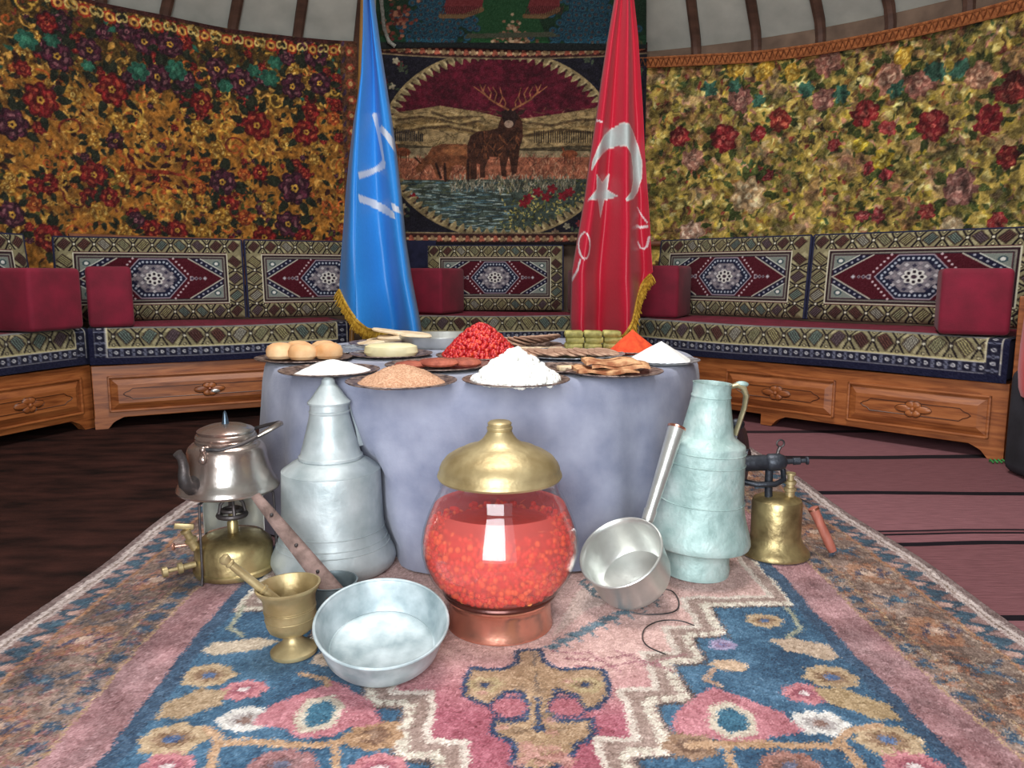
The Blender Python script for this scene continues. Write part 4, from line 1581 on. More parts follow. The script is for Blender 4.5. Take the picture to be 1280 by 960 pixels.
def frame(cv, i, w_, col):
    cv.line([(i, i), (BL - i, i), (BL - i, BH - i), (i, BH - i), (i, i)], w_, col)


frame(cv, bw - .006, .007, (196, 190, 166))
frame(cv, bw + .002, .010, (40, 22, 28))
frame(cv, bw + .012, .009, (120, 114, 104))
frame(cv, bw + .019, .004, (34, 26, 34))
fi = bw + .022
for (sx, sy) in ((0, 0), (1, 0), (0, 1), (1, 1)):
    X = lambda a: fi + a if sx == 0 else BL - fi - a
    Y = lambda a: fi + a if sy == 0 else BH - fi - a
    hh = BH / 2 - fi
    cv.poly([(X(0), Y(0)), (X(.19), Y(0)), (X(0), Y(hh))], (26, 26, 46))
    cv.line([(X(.19), Y(0)), (X(0), Y(hh))], .007, (170, 164, 150))
    cv.poly([(X(.0), Y(.0)), (X(.125), Y(0)), (X(0), Y(hh * .66))], (118, 124, 116))
    cv.line([(X(.125), Y(0)), (X(0), Y(hh * .66))], .005, (196, 196, 184))
    cv.ell((X(.035), Y(.03)), .02, .016, (60, 76, 80))
    cv.ell((X(.035), Y(.03)), .011, .009, (206, 204, 196))
    for k in range(6):
        t = (k + .5) / 6
        cv.ell((X(.157 * (1 - t)), Y(hh * .83 * t)), .006, .006, (150, 150, 160))
mc = (BL / 2, BH / 2)
mh = BH / 2 - fi - .004
hexp = lambda w_, t_, h_: [(mc[0] - w_, mc[1]), (mc[0] - t_, mc[1] + h_), (mc[0] + t_, mc[1] + h_), (mc[0] + w_, mc[1]), (mc[0] + t_, mc[1] - h_), (mc[0] - t_, mc[1] - h_)]
cv.poly(hexp(.175, .075, mh), (26, 28, 48))
h_ = hexp(.175, .075, mh)
cv.line(h_ + [h_[0]], .006, (150, 140, 150))
h2 = hexp(.205, .10, mh + .012)
for (p, q) in ((h2[0], h2[1]), (h2[2], h2[3]), (h2[3], h2[4]), (h2[5], h2[0])):
    for k in range(7):
        t = (k + .5) / 7
        cv.ell((p[0] + (q[0] - p[0]) * t, p[1] + (q[1] - p[1]) * t), .006, .006, (190, 166, 170))
h3 = hexp(.15, .066, mh - .018)
for i in range(6):
    p, q = h3[i], h3[(i + 1) % 6]
    for k in range(6):
        t = (k + .5) / 6
        cv.ell((p[0] + (q[0] - p[0]) * t, p[1] + (q[1] - p[1]) * t), .0065, .0065, (164, 170, 182))
cv.poly(hexp(.12, .05, mh - .034), (112, 106, 112))
for k in range(40):
    a = k * 2.399
    r = .02 + .1 * math.sqrt(k / 40)
    c = (mc[0] + r * math.cos(a), mc[1] + r * .66 * math.sin(a))
    cv.ell(c, .011, .009, ((176, 170, 172), (52, 48, 66), (140, 130, 134))[k % 3], lobes=4, depth=.3)
cv.ell(mc, .055, .042, (206, 202, 194), lobes=8, depth=.25)
for k in range(8):
    a = k * PI / 4
    cv.ell((mc[0] + .034 * math.cos(a), mc[1] + .026 * math.sin(a)), .0085, .0085, (34, 24, 34))
cv.ell(mc, .013, .011, (60, 44, 54))
for s_ in (-1, 1):
    for (dx, r) in ((.205, .014), (.228, .011), (.25, .009), (.277, .012)):
        cv.ell((mc[0] + s_ * dx, mc[1]), r, r, (140, 128, 132), lobes=4, depth=.3)
        cv.ell((mc[0] + s_ * dx, mc[1]), r * .5, r * .5, (60, 40, 60) if dx < .26 else (186, 180, 186))
nu, nv = 300, 146
us = np.linspace(0, BL, nu)
vs_ = np.linspace(0, BH, nv)
U, V = np.meshgrid(us, vs_)
Cc = cv.sample(U, V) + rng.normal(0, 6, U.shape)[..., None]
e = np.minimum(np.minimum(U, BL - U) / .05, np.minimum(V, BH - V) / .05).clip(0, 1)
puff = .03 * np.sqrt(1 - (1 - e) ** 2) + .012 * np.sin(PI * U / BL) * np.sin(PI * V / BH)
P = np.stack([U, -puff, V], -1)
back_me = cloth_mesh('back_cushion', P, Cc, M['kilim_cushion'])
core_me = MB().box(0.0, 0, 0.0, BL, BT - .03, BH).mesh('padding', M['navy'], smooth=False, bevel=.012)
welt = MB()
welt.tube([(0.0, -.004, .0), (0, -.004, BH)], .008, n=8).tube([(BL, -.004, 0), (BL, -.004, BH)], .008, n=8)
welt.tube([(0, -.004, BH), (BL, -.004, BH)], .006, n=8)
welt_me = welt.mesh('piping', M['navy'])


def back_cushion(origin, ang, x, y, sx, label, lean=.10, z=SEATH + .016):
    o = add('back_cushion', back_me)
    place(o, origin, ang, x, y, z)
    o.rotation_euler = (-lean, 0, ang)
    o.scale = (sx, 1, 1)
    tag(o, label, 'cushion', 'carpet covered back cushions')
    add('padding', core_me, o)
    add('piping', welt_me, o)
    return o


def bolster(loc, ang, w_, d_, h_, label, z=SEATH + .012):
    m = MB().box(-w_ / 2, -d_ / 2, 0, w_ / 2, d_ / 2, h_)
    o = m.build('bolster', M['velvet'], None, bevel=.022, seg=3, loc=(loc[0], loc[1], z), rot=(0, 0, ang), angle=60)
    tag(o, label, 'bolster', 'maroon velvet bolsters')
    return o


# A: side bench at the dark end, B: next one, C: behind the table, D: long one towards the doorway side
angA = math.atan2(.94, .34)
A0 = (-2.69, 2.58)
bench(A0, angA, 1.47, [(.07, .72, False), (.79, 1.40, False)], [(.0, 1), (1.47, -1)], 'shaded carved wooden bench end beside the dark floor')
seat_cushion(A0, angA, 1.46, 'carpet seat cushion on the shaded bench, beside the pale gap', x0=0.0)
B0 = (-2.155, 3.90)
angB = math.atan2(.446, .895)
bench(B0, angB, 1.36, [(.07, 1.05, True)], [(0, 1), (1.36, -1)], 'carved wooden bench with a knobbed drawer behind the kettle')
seat_cushion(B0, angB, 1.35, 'carpet seat cushion on the bench with the knobbed drawer')
C0 = (-.86, 5.14)
bench(C0, 0, 1.60, [(.07, .78, False), (.84, 1.53, False)], [(0, 1), (1.60, -1)], 'wooden bench behind the table under the stag hanging')
seat_cushion(C0, 0, 1.59, 'carpet seat cushion on the bench under the stag hanging')
D1 = (2.09, 3.20)
angD = math.atan2(-.72, .69)
LD = 2.0
D0 = (D1[0] - .69 * LD, D1[1] + .72 * LD)
bench(D0, angD, LD, [(LD - .67, LD - .06, False), (LD - 1.33, LD - .73, False)], [(LD, -1), (LD - 1.12, 1), (0, 1)], 'long carved wooden bench beside the striped kilim', end_panel=True)
seat_cushion(D0, angD, LD - .01, 'long carpet seat cushion on the bench beside the striped kilim').location.z = .010

back_cushion(B0, angB, -.16, .56, 1.0, 'back cushion partly behind the maroon bolster near the ochre hanging')
back_cushion(B0, angB, .86, .56, 1.0, 'back cushion partly hidden behind the blue flag')
back_cushion(C0, 0, .235, .58, 1.0, 'back cushion below the stag hanging between two bolsters')
back_cushion(D0, angD, LD - 1.16, .56, 1.13, 'back cushion beside the free-standing bolster at the bench end', z=SEATH + .028)
back_cushion(D0, angD, LD - 2.21, .56, 1.03, 'back cushion beside the red flag under the yellow-green hanging', z=SEATH + .028)
back_cushion(A0, angA, .50, .40, 1.0, 'back cushion on the shaded bench at the dark end')

bolster((-2.40, 3.80), angA, .29, .44, .30, 'shaded maroon bolster on the bench at the dark end')
bolster((-2.14, 4.12), angB, .21, .40, .31, 'maroon bolster at the end of the bench with the knobbed drawer')
bolster((-.56, 5.42), math.radians(-24), .34, .34, .31, 'maroon bolster beside the blue flag')
bolster((.60, 5.45), math.radians(8), .36, .34, .30, 'maroon bolster behind the red flag on the bench under the stag')
bolster((.90, 4.78), angD + .35, .34, .34, .31, 'maroon bolster showing beside the gold fringe of the red flag', z=SEATH + .023)
bolster((2.045, 3.43), angD + .36, .27, .30, .285, 'bright crimson bolster at the bench end beside the wooden panel', z=SEATH + .023)

# rail over the back cushions
for (px0, px1, py) in ((806, 1300, 304), (86, 432, 303)):
    a0, a1 = on_wall(px0, py, R_T - .03)[0], on_wall(px1, py, R_T - .03)[0]
    m = MB()
    for (r0, z) in ((R_T - .035, 1.02),):
        m.tube([ring_pts(r0, a0 + (a1 - a0) * k / 30) + (z,) for k in range(31)], .016, n=8, flat=(.6, 1.2, (0, 0, 1)))
    tag(m.build('trim_1' if px0 > 500 else 'trim_2', M['rail']), 'thin brown rail along the wall above the cushions', kind='structure')

# ================================================================== TABLE
TC = Vector((-.10, 2.68))
TR, TH = .73, .525
t = empty('round_table', (TC.x, TC.y, RUGZ))
tag(t, 'round table hidden under a grey-blue velvet cloth', 'table')
MB().lathe([(TR - .02, .475), (TR - .01, .48), (TR - .01, .498), (TR - .02, .501)], 64).build('tabletop', M['wood'], t)
for k in range(4):
    a = PI / 4 + k * PI / 2
    MB().lathe([(.022, 0), (.03, .475)], 12, (.5 * math.cos(a), .5 * math.sin(a), 0)).build('leg', M['wood'], t)
n = 240
prof = [(0.0, TH), (.3, TH), (.55, TH), (TR - .035, TH), (TR - .015, TH - .002), (TR - .003, TH - .010), (TR + .003, TH - .025)]
prof += [(TR + .007 + .03 * k / 12, TH - .025 - (TH - .047) * k / 12) for k in range(1, 13)]
JUG = at_height(417, 735, .018)
JUG = Vector(((417 - 640) / F * ((JUG.y + .155) * CP + .7 * SP), JUG.y + .155))     # the jug that presses into the cloth
JP = [(0, .155), (.024, .166), (.062, .152), (.11, .136), (.262, .129), (.29, .105), (.31, .084), (.40, .055), (.5, .02)]
vs, fs = [], []
rr = np.random.default_rng(23)
phs = [(11, .9, .8), (17, 2.1, .8), (29, .4, .5), (5, 1.7, .8)]
for i, (r, z) in enumerate(prof):
    dz = max(0.0, (TH - .02 - z)) / TH
    for k in range(n):
        a = 2 * PI * k / n
        w_ = sum(am * math.sin(f_ * a + p_) for f_, p_, am in phs) / 3.0
        rr_ = r + (.045 * w_ * dz ** .9 if dz > 0 else 0)
        fl_ = .03 * dz
        q = Vector((TC.x + (rr_ + fl_ * .3) * math.cos(a), TC.y + (rr_ + fl_ * .3) * math.sin(a)))
        if dz > 0:
            jr = np.interp(max(z, .02) - .018, [j[0] for j in JP], [j[1] for j in JP]) + .012
            d_ = (q - JUG)
            soft = jr + .10
            if d_.y > -jr - .02 and abs(d_.x) < soft:
                lim = JUG.y + (math.sqrt(max(0, jr * jr - d_.x ** 2)) if abs(d_.x) < jr else -(abs(d_.x) - jr) * 1.2)
                if q.y < lim: q.y = lim
            elif d_.length < jr:
                q = JUG + d_.normalized() * jr
        vs.append((q.x, q.y, max(z, .020)))
for i in range(len(prof) - 1):
    for k in range(n):
        fs.append((i * n + k, i * n + (k + 1) % n, (i + 1) * n + (k + 1) % n, (i + 1) * n + k))
mb = MB()
mb.add(vs, fs)
tag(mb.build('tablecloth', M['cloth'], angle=80), 'grey-blue velvet cloth hanging to the floor from the round table', 'tablecloth')
TZ = TH + .001


# ------------------------------------------------------------------ plates and food
def on_table(px, py, h=TZ):
    return at_height(px, py, h)


def plate_mesh(r, mat, name='copper_plate', rim=.012):
    m = MB()
    m.lathe([(.001, .002), (r * .62, .002), (r * .70, .004), (r * .80, rim * .8), (r * .97, rim), (r, rim + .002), (r * 1.005, rim), (r * .97, rim - .003), (r * .80, rim * .8 - .003), (r * .66, 0), (.001, 0)], 48, cap=False)
    return m.mesh(name, mat)


def plate(px, py, r, label, mat='plate', name='copper_plate', rim=.012, group='plates of food on the round table'):
    p = on_table(px, py, TZ + .004)
    o = add(name, plate_mesh(r, M[mat], name, rim), None, (p.x, p.y, TZ))
    tag(o, label, 'plate', group)
    return o, p


def heap_mesh(name, mat, r, h, shape=1.0, rough=.006, seed=0, nr=26, na=64, grain=0.0, base=.004):
    m = MB()
    g = np.random.default_rng(seed)
    nzz = fnoise((nr + 1, na), 5, seed, 4, 3)
    vs, fs = [], []
    for i in range(nr + 1):
        t = i / nr
        for k in range(na):
            a = 2 * PI * k / na
            rr_ = r * t * (1 + .06 * math.sin(3 * a + seed) + .05 * math.sin(5 * a + seed * 2))
            z = h * (1 - t ** shape) if shape >= 1 else h * (1 - t) ** (1 / shape)
            z += (nzz[i, k] - .5) * rough * 2 * min(1, (1 - t) * 4) + (g.random() - .5) * grain * min(1, (1 - t) * 6)
            vs.append((rr_ * math.cos(a), rr_ * math.sin(a), base + max(z, 0)))
    for i in range(nr):
        for k in range(na):
            fs.append((i * na + k, (i + 1) * na + k, (i + 1) * na + (k + 1) % na, i * na + (k + 1) % na))
    fs.append(tuple(nr * na + k for k in range(na))[::-1])
    m.add(vs, fs)
    return m.mesh(name, mat, angle=80)


M['flour'] = noisy('flour', (228, 226, 222), (240, 239, 236), scale=30, rough=.95, bump=.25, bscale=120)
M['bulgur'] = noisy('bulgur', (196, 142, 108), (226, 180, 146), scale=180, rough=.9, bump=.8, bscale=260, contrast=(.4, .6))
M['paprika'] = noisy('paprika', (206, 62, 28), (226, 84, 40), scale=40, rough=.95, bump=.25, bscale=160)
M['cheese'] = noisy('fresh_cheese', (236, 236, 230), (248, 248, 244), scale=20, rough=.8, bump=.1, bscale=80)
M['bun'] = noisy('bun_crust', (196, 136, 80), (232, 196, 150), scale=9, rough=.7, bump=.1, bscale=40)
M['flatbread'] = noisy('flatbread', (206, 178, 140), (234, 216, 186), scale=14, rough=.85, bump=.2, bscale=60)
M['butter'] = noisy('butter', (222, 210, 160), (234, 226, 184), scale=12, rough=.5, bump=.05)
M['fruit_leather'] = noisy('dried_paste', (136, 62, 44), (176, 92, 68), scale=26, rough=.7, bump=.6, bscale=60)
M['slice'] = noisy('dried_slice', (150, 112, 92), (196, 160, 134), scale=30, rough=.8, bump=.3, bscale=90)
M['vine_leaf'] = noisy('vine_leaf', (118, 112, 50), (178, 168, 96), scale=30, rough=.6, bump=.4, bscale=70)
M['pastry'] = noisy('baked_pastry', (150, 88, 52), (224, 174, 126), scale=26, rough=.75, bump=.5, bscale=60, contrast=(.4, .62))
M['berry'] = noisy('red_berry', (180, 22, 30), (222, 52, 44), scale=6, rough=.3, bump=0, spec=.5)
M['berry_pink'] = noisy('heap_berry', (158, 18, 30), (216, 78, 50), scale=70, rough=.35, bump=0, contrast=(.36, .66), third=(.5, (190, 34, 40)))


def berry_heap(name, loc, r, h, n_, br, mat, label, seed):
    g = np.random.default_rng(seed)
    m = MB()
    m.v, m.f = [], []
    m.lathe([(r * .95, 0), (r * .8, h * .24), (r * .45, h * .64), (.001, h * .92)], 24)
    for k in range(n_):
        t = math.sqrt(g.random())
        a = g.random() * 2 * PI
        z = h * (1 - t ** 1.5) * .95
        m.sphere((r * t * math.cos(a), r * t * math.sin(a), br * .5 + z), br * (.85 + .3 * g.random()), 6, 4)
    o = m.build(name, mat, loc=loc, angle=80)
    tag(o, label, 'berries', kind='stuff')
    return o


def soft_box(w_, d_, h_, b_, mat, name, seg=3):
    return MB().box(-w_ / 2, -d_ / 2, 0, w_ / 2, d_ / 2, h_).mesh(name, mat, bevel=b_, seg=seg, angle=70)


# plates with heaps: px, py of the plate centre
FOOD0 = len(COL.objects)
DISH = .917                     # size of every dish about its own centre
o, p = plate(412, 465, .15, 'engraved copper plate under the low white flour heap')
tag(add('flour_heap', heap_mesh('flour_heap', M['flour'], .115, .036, 1.5, .003, 1), None, (p.x + .01, p.y, TZ + .001)), 'low white flour heap beside the bread buns', 'flour')
o, p = plate(502, 479, .15, 'copper plate under the tan bulgur heap')
tag(add('bulgur_heap', heap_mesh('bulgur_heap', M['bulgur'], .122, .05, 1.6, .003, 2, grain=.003), None, (p.x, p.y, TZ + .001)), 'rounded heap of tan bulgur grain', 'grain')
o, p = plate(645, 477, .148, 'copper plate under the crumbled white cheese')
g = np.random.default_rng(4)
m = MB()
m.lathe([(.118, 0), (.1, .018), (.06, .046), (.02, .072), (.001, .078)], 24)
for k in range(420):
    t_ = math.sqrt(g.random())
    a = g.random() * 2 * PI
    s_ = .006 + .007 * g.random()
    m.sphere((.118 * t_ * math.cos(a), .118 * t_ * math.sin(a), .004 + .084 * (1 - t_ ** 1.2)), s_, 6, 4, (1, 1, .8 + .4 * g.random()))
tag(m.build('cheese_heap', M['cheese'], loc=(p.x, p.y, TZ + .004), angle=80), 'tall heap of crumbled fresh white cheese', 'cheese', kind='stuff')
o, p = plate(768, 466, .145, 'copper plate under the baked layered pastry')
# stacked folded pastry sheets
for (dx, dy, dz, w_, d_, h_, rz) in ((-.03, .0, .008, .18, .13, .012, .1), (.02, .01, .0205, .17, .12, .012, -.12), (-.01, .0, .033, .165, .11, .011, .05)):
    m = MB()
    nx, ny = 18, 12
    vs, fs = [], []
    g = np.random.default_rng(int(dz * 1000))
    for lay in (0, 1):
        for j in range(ny + 1):
            for i in range(nx + 1):
                x, y = (i / nx - .5) * w_, (j / ny - .5) * d_
                vs.append((x, y, lay * h_ * (1 if 0 < i < nx and 0 < j < ny else .7) + .004 * math.sin(i * .5 + lay) + .0015 * g.random()))
    q = (nx + 1) * (ny + 1)
    for lay in (0, 1):
        for j in range(ny):
            for i in range(nx):
                b0 = lay * q + j * (nx + 1) + i
                fs.append((b0, b0 + 1, b0 + nx + 2, b0 + nx + 1) if lay else (b0, b0 + nx + 1, b0 + nx + 2, b0 + 1))
    ringi = [i for i in range(nx)] + [j * (nx + 1) + nx for j in range(ny)] + [ny * (nx + 1) + nx - i for i in range(nx)] + [(ny - j) * (nx + 1) for j in range(ny)]
    for i in range(len(ringi)):
        a, b2 = ringi[i], ringi[(i + 1) % len(ringi)]
        fs.append((a, b2, q + b2, q + a))
    m.add(vs, fs)
    tag(m.build('pastry_sheet', M['pastry'], loc=(p.x + dx, p.y + dy, TZ + dz), rot=(0, 0, rz)), {8: 'lowest browned pastry sheet of the stack on its plate', 20: 'middle browned pastry sheet of the stack', 33: 'topmost browned pastry sheet of the stack'}[int(dz * 1000)], 'pastry', 'pastry sheets on one plate')
o, p = plate(826, 452, .13, 'engraved tin plate under the white flour cone', 'silver_plate', 'tin_plate')
tag(add('flour_cone', heap_mesh('flour_cone', M['flour'], .108, .068, 1.05, .002, 6), None, (p.x, p.y, TZ + .001)), 'tall white flour cone beside the orange paprika', 'flour')
o, p = plate(790, 440, .12, 'small plate under the orange paprika cone')
tag(add('paprika_cone', heap_mesh('paprika_cone', M['paprika'], .10, .085, 1.02, .002, 8), None, (p.x, p.y, TZ + .001)), 'pointed cone of orange-red ground paprika', 'spice')
o, p = plate(601, 446, .16, 'broad copper plate under the red berry heap')
berry_heap('berry_heap', (p.x, p.y, TZ + .004), .135, .118, 800, .0085, M['berry_pink'], 'tall heap of small red berries in the middle of the table', 5)
o, p = plate(548, 458, .17, 'copper plate under the slabs of brown-red fruit paste')
for k, (dx, dy, w_, d_, rz) in enumerate(((-.085, -.02, .1, .09, .2), (.0, .02, .13, .1, -.2), (.09, -.01, .09, .09, .5), (.01, -.06, .11, .07, .1))):
    m = MB()
    m.lathe([(.001, 0), (.05, 0), (.054, .006), (.047, .013), (.02, .018), (.001, .019)], 20, sx=w_ / .1, sy=d_ / .1)
    tag(m.build('fruit_paste', M['fruit_leather'], loc=(p.x + dx, p.y + dy, TZ + .006 + .004 * k), rot=(.05 * k, 0, rz)), 'slab of dried brown-red fruit paste on a copper plate', 'fruit paste', 'slabs of fruit paste')
o, p = plate(380, 449, .165, 'engraved plate under the golden bread buns')
for k, (dx, dy, s_) in enumerate(((-.075, -.02, 1.0), (.008, -.045, 1.0), (.09, -.015, 1.0), (-.035, .055, .95), (.055, .065, .95))):
    m = MB()
    m.lathe([(.001, 0), (.04, 0), (.05, .010), (.051, .028), (.044, .043), (.027, .052), (.001, .055)], 24, sx=s_ * .95, sy=.95)
    tag(m.build('bread_bun', M['bun'], loc=(p.x + dx, p.y + dy, TZ + .010), rot=(0, 0, k * .7)), 'golden baked bread bun on an engraved plate', 'bread', 'bread buns on one plate')
o, p = plate(489, 444, .15, 'dark copper plate under the pale butter')
m = MB()
m.lathe([(.001, 0), (.085, 0), (.094, .012), (.09, .034), (.07, .042), (.001, .045)], 32, sx=1.05, sy=.75)
tag(m.build('butter_block', M['butter'], loc=(p.x, p.y, TZ + .004)), 'pale yellow oval block of butter', 'butter')
o, p = plate(490, 430, .18, 'dark plate under the folded flatbread at the foot of the blue flag')
for k, (dx, dy, rz) in enumerate(((-.07, -.02, .2), (-.02, .0, -.1), (.03, -.01, .15), (.08, .01, -.25), (.0, .02, .5))):
    m = MB()
    m.lathe([(.001, 0), (.075, 0), (.08, .006), (.075, .012), (.001, .013)], 22, sx=1.15, sy=.7)
    tag(m.build('flatbread', M['flatbread'], loc=(p.x + dx, p.y + dy, TZ + .008 + .010 * k), rot=(.06, .08 * (k - 2), rz)), 'folded pale flatbread at the foot of the blue flag', 'bread', 'folded flatbreads')
# tin tray behind the berries
p = on_table(556, 432)
m = MB()
m.lathe([(.001, .004), (.165, .004), (.18, .045), (.188, .047), (.188, .043), (.172, 0), (.001, 0)], 48, cap=False)
tag(m.build('tin_tray', M['aluminium'], loc=(p.x, p.y, TZ)), 'shiny deep tin tray behind the red berry heap', 'tray', 'trays on the round table')
o, p = plate(440, 438, .15, 'empty engraved tin plate behind the bread buns', 'silver_plate', 'tin_plate')
o, p = plate(663, 432, .13, 'plate under the fanned round slices behind the berries')
for k in range(7):
    m = MB()
    m.lathe([(.001, 0), (.05, 0), (.053, .004), (.05, .008), (.001, .008)], 22)
    tag(m.build('dried_slice', M['slice'], loc=(p.x - .07 + .024 * k, p.y + .01 * math.sin(k), TZ + .016 + .003 * k), rot=(.1, .28, k * .4)), 'round brown slice fanned out behind the white cheese', 'slice', 'fanned round slices')
for k in range(3):
    tag(add('flatbread_strip', soft_box(.09, .028, .014, .004, M['flatbread'], 'flatbread_strip'), None, (p.x - .02 + .05 * k, p.y - .16, TZ + .0), (0, 0, .2 * (k - 1))), 'short pale flatbread strip in front of the fanned slices', 'bread', 'flatbread strips')
o, p = plate(712, 444, .2, 'wide plate under the long overlapping slices', 'silver_plate', 'tin_plate')
for k in range(13):
    m = MB()
    m.lathe([(.001, 0), (.05, 0), (.053, .003), (.05, .007), (.001, .007)], 20, sx=.7, sy=1.3)
    tag(m.build('long_slice', M['slice'], loc=(p.x - .145 + .024 * k, p.y - .03 + .012 * math.sin(k * 1.7), TZ + .014 + .0015 * (k % 3)), rot=(.04, .22, .15 * math.sin(k))), 'long brown slice overlapping on the wide tin plate', 'slice', 'long overlapping slices')
o, p = plate(741, 437, .165, 'plate under the stack of green vine leaf rolls')
for lay in range(3):
    for k in range(3):
        for row in range(2):
            m = MB()
            m.lathe([(.004, 0), (.012, .003), (.014, .012), (.014, .06), (.012, .069), (.004, .072)], 12, axis=(1, 0, 0), o=(-.036, 0, 0))
            tag(m.build('vine_leaf_roll', M['vine_leaf'], loc=(p.x - .076 + .074 * k + .005 * (lay % 2), p.y - .02 + row * .03, TZ + .020 + lay * .023), rot=(.2 * k + lay, .04 * math.sin(lay * 3 + k), .05 * math.sin(k * 2 + lay))), 'green stuffed vine leaf roll stacked below the red flag', 'vine roll', 'stacked vine leaf rolls')
o, p = plate(700, 462, .12, 'small plate behind the white cheese with a pale piece')
tag(add('cheese_piece', soft_box(.06, .03, .016, .005, M['flatbread'], 'cheese_piece'), None, (p.x + .02, p.y - .02, TZ + .004), (0, 0, .3)), 'single pale cheese piece on the small plate', 'cheese')

dish = None
for o in list(COL.objects)[FOOD0:]:
    if o.name.startswith(('copper_plate', 'tin_plate', 'tin_tray')): dish = o.location.copy()
    o.scale = (DISH, DISH, DISH)
    o.location = (dish.x + (o.location.x - dish.x) * DISH, dish.y + (o.location.y - dish.y) * DISH, TZ + (o.location.z - TZ) * DISH)

# ================================================================== FLAGS
def flag(name, depth, left, right, hem, top, cv, label, folds, fringe, pole_px, pole_top):
    """cloth hanging in folds round a pole; outline given by photo rows at the flag's depth"""
    ly, lx = zip(*left)
    ry, rx_ = zip(*right)
    hs, hy = zip(*hem)
    nf, nb, nv = 130, 26, 300
    T = np.linspace(0, 1, nv)
    P = np.zeros((nv, nf + nb, 3))
    Cc = np.zeros((nv, nf + nb, 3))
    for i, tt in enumerate(T):
        for k in range(nf + nb):
            front = k < nf
            s_ = k / (nf - 1) if front else 1 - (k - nf + .5) / nb
            y = top + tt * (np.interp(s_, hs, hy) - top)
            xl, xr = np.interp(y, ly, lx), np.interp(y, ry, rx_)
            # the cloth swings past the straight lerp at the folds
            x = xl + (xr - xl) * s_
            amp = .022 + .085 * tt
            if front:
                dpt = depth + amp * (folds(s_, tt) - 1.1) - .03 * math.sin(PI * s_)
            else:
                dpt = depth + .03 + (.07 + .05 * tt) * math.sin(PI * s_)
            p = at_depth(x, y, depth)
            P[i, k] = (p.x, dpt, p.z)
            Cc[i, k] = (x, y, 0)
    cols = cv.sample(Cc[..., 0], Cc[..., 1])
    base = cv.im[0, 0]
    cols[:, nf:] = base
    cols = cols + rng.normal(0, 2, cols.shape[:2])[..., None]
    e = empty(name, (at_depth(pole_px[0][0], pole_px[0][1], depth + .06).x, depth + .06, 0))
    tag(e, label, 'flag')
    O = np.array([e.location.x, e.location.y, 0])
    add('banner', cloth_mesh('banner', P - O, cols, M['satin'], closed_u=True), e)
    m = MB()
    a, b2 = at_depth(*pole_px[0], depth + .06), at_depth(*pole_px[1], depth + .06)
    d_ = (b2 - a)
    foot = a + d_ * ((.03 - a.z) / d_.z)
    tip = a + d_ * ((pole_top - a.z) / d_.z)
    m.tube([foot - Vector(O), tip - Vector(O)], .014, n=12)
    m.build('pole', M['pole'], e)
    mm = MB()
    mm.lathe([(.15, 0), (.15, .012), (.13, .02), (.04, .03), (.025, .06), (.022, .1)], 32, (foot.x - O[0], foot.y - O[1], .0))
    mm.build('stand', M['old_brass'], e)
    # fringe: a braid with hanging threads along the hem
    fr = MB()
    s0, s1 = fringe
    g = np.random.default_rng(3)
    idx = [int(s0 * (nf - 1)) + i for i in range(int((s1 - s0) * (nf - 1)))]
    line = [Vector(P[-1, i] - O) + Vector((0, -.006, 0)) for i in idx]
    fr.tube(line[::2], .008, n=6)
    cnt = len(line) * 3
    for q in range(cnt):
        f_ = q / cnt * (len(line) - 1)
        p = line[int(f_)].lerp(line[min(int(f_) + 1, len(line) - 1)], f_ % 1)
        ln = .042 + .012 * g.random()
        out = -.25 if s0 == 0 else .35
        p2 = p + Vector((ln * (out + .15 * g.normal()), -.004 * g.random(), -ln))
        fr.tube([p, (p + p2) / 2 + Vector((.002 * g.normal(), -.003, 0)), p2], [.0035, .004, .0025], n=4)
    fr.build('fringe', M['gold'], e)
    return e


cv = Canvas(400, -140, 560, 440, 5, (36, 126, 204))
SIL = (188, 194, 206)
cv.line([(470.5, 146), (477, 172), (481, 190), (484, 206)], 6.5, SIL, wd2=3)
cv.line([(481, 166), (490, 176), (499, 190)], 7, SIL)
cv.poly([(456, 221), (470, 211), (482, 203), (487, 207), (486, 214), (472, 217), (457, 229)], SIL)
cv.poly([(456, 247), (470, 251), (486, 259), (499, 269), (500, 277), (486, 270), (470, 261), (457, 256)], SIL)
cv.poly([(494, 256), (504, 262), (505, 269), (497, 266)], SIL)
flag('flag_banner', 4.12,
     [(-140, 458), (-20, 458), (0, 457), (50, 455), (100, 451), (150, 443), (200, 437), (250, 433), (300, 430), (350, 427), (430, 424)],
     [(-140, 461), (-20, 464), (0, 467), (50, 474), (100, 482), (150, 490), (200, 497), (250, 503), (300, 508), (350, 516), (400, 526), (430, 531)],
     [(0, 362), (.12, 376), (.28, 394), (.42, 408), (.6, 413), (.8, 417), (1, 424)], -130, cv,
     'furled blue satin flag with silver emblem strokes and gold fringe',
     lambda s_, t_: math.cos(2 * PI * (1.55 * s_ + .02 + .05 * math.sin(3 * t_))) * (1 if s_ > .3 else .8) + .25 * math.sin(13 * s_ + 4 * t_) + .04 * math.sin(40 * t_ + 9 * s_) * t_,
     (0.0, .62), ((454, 0), (450.5, 103)), 2.95)

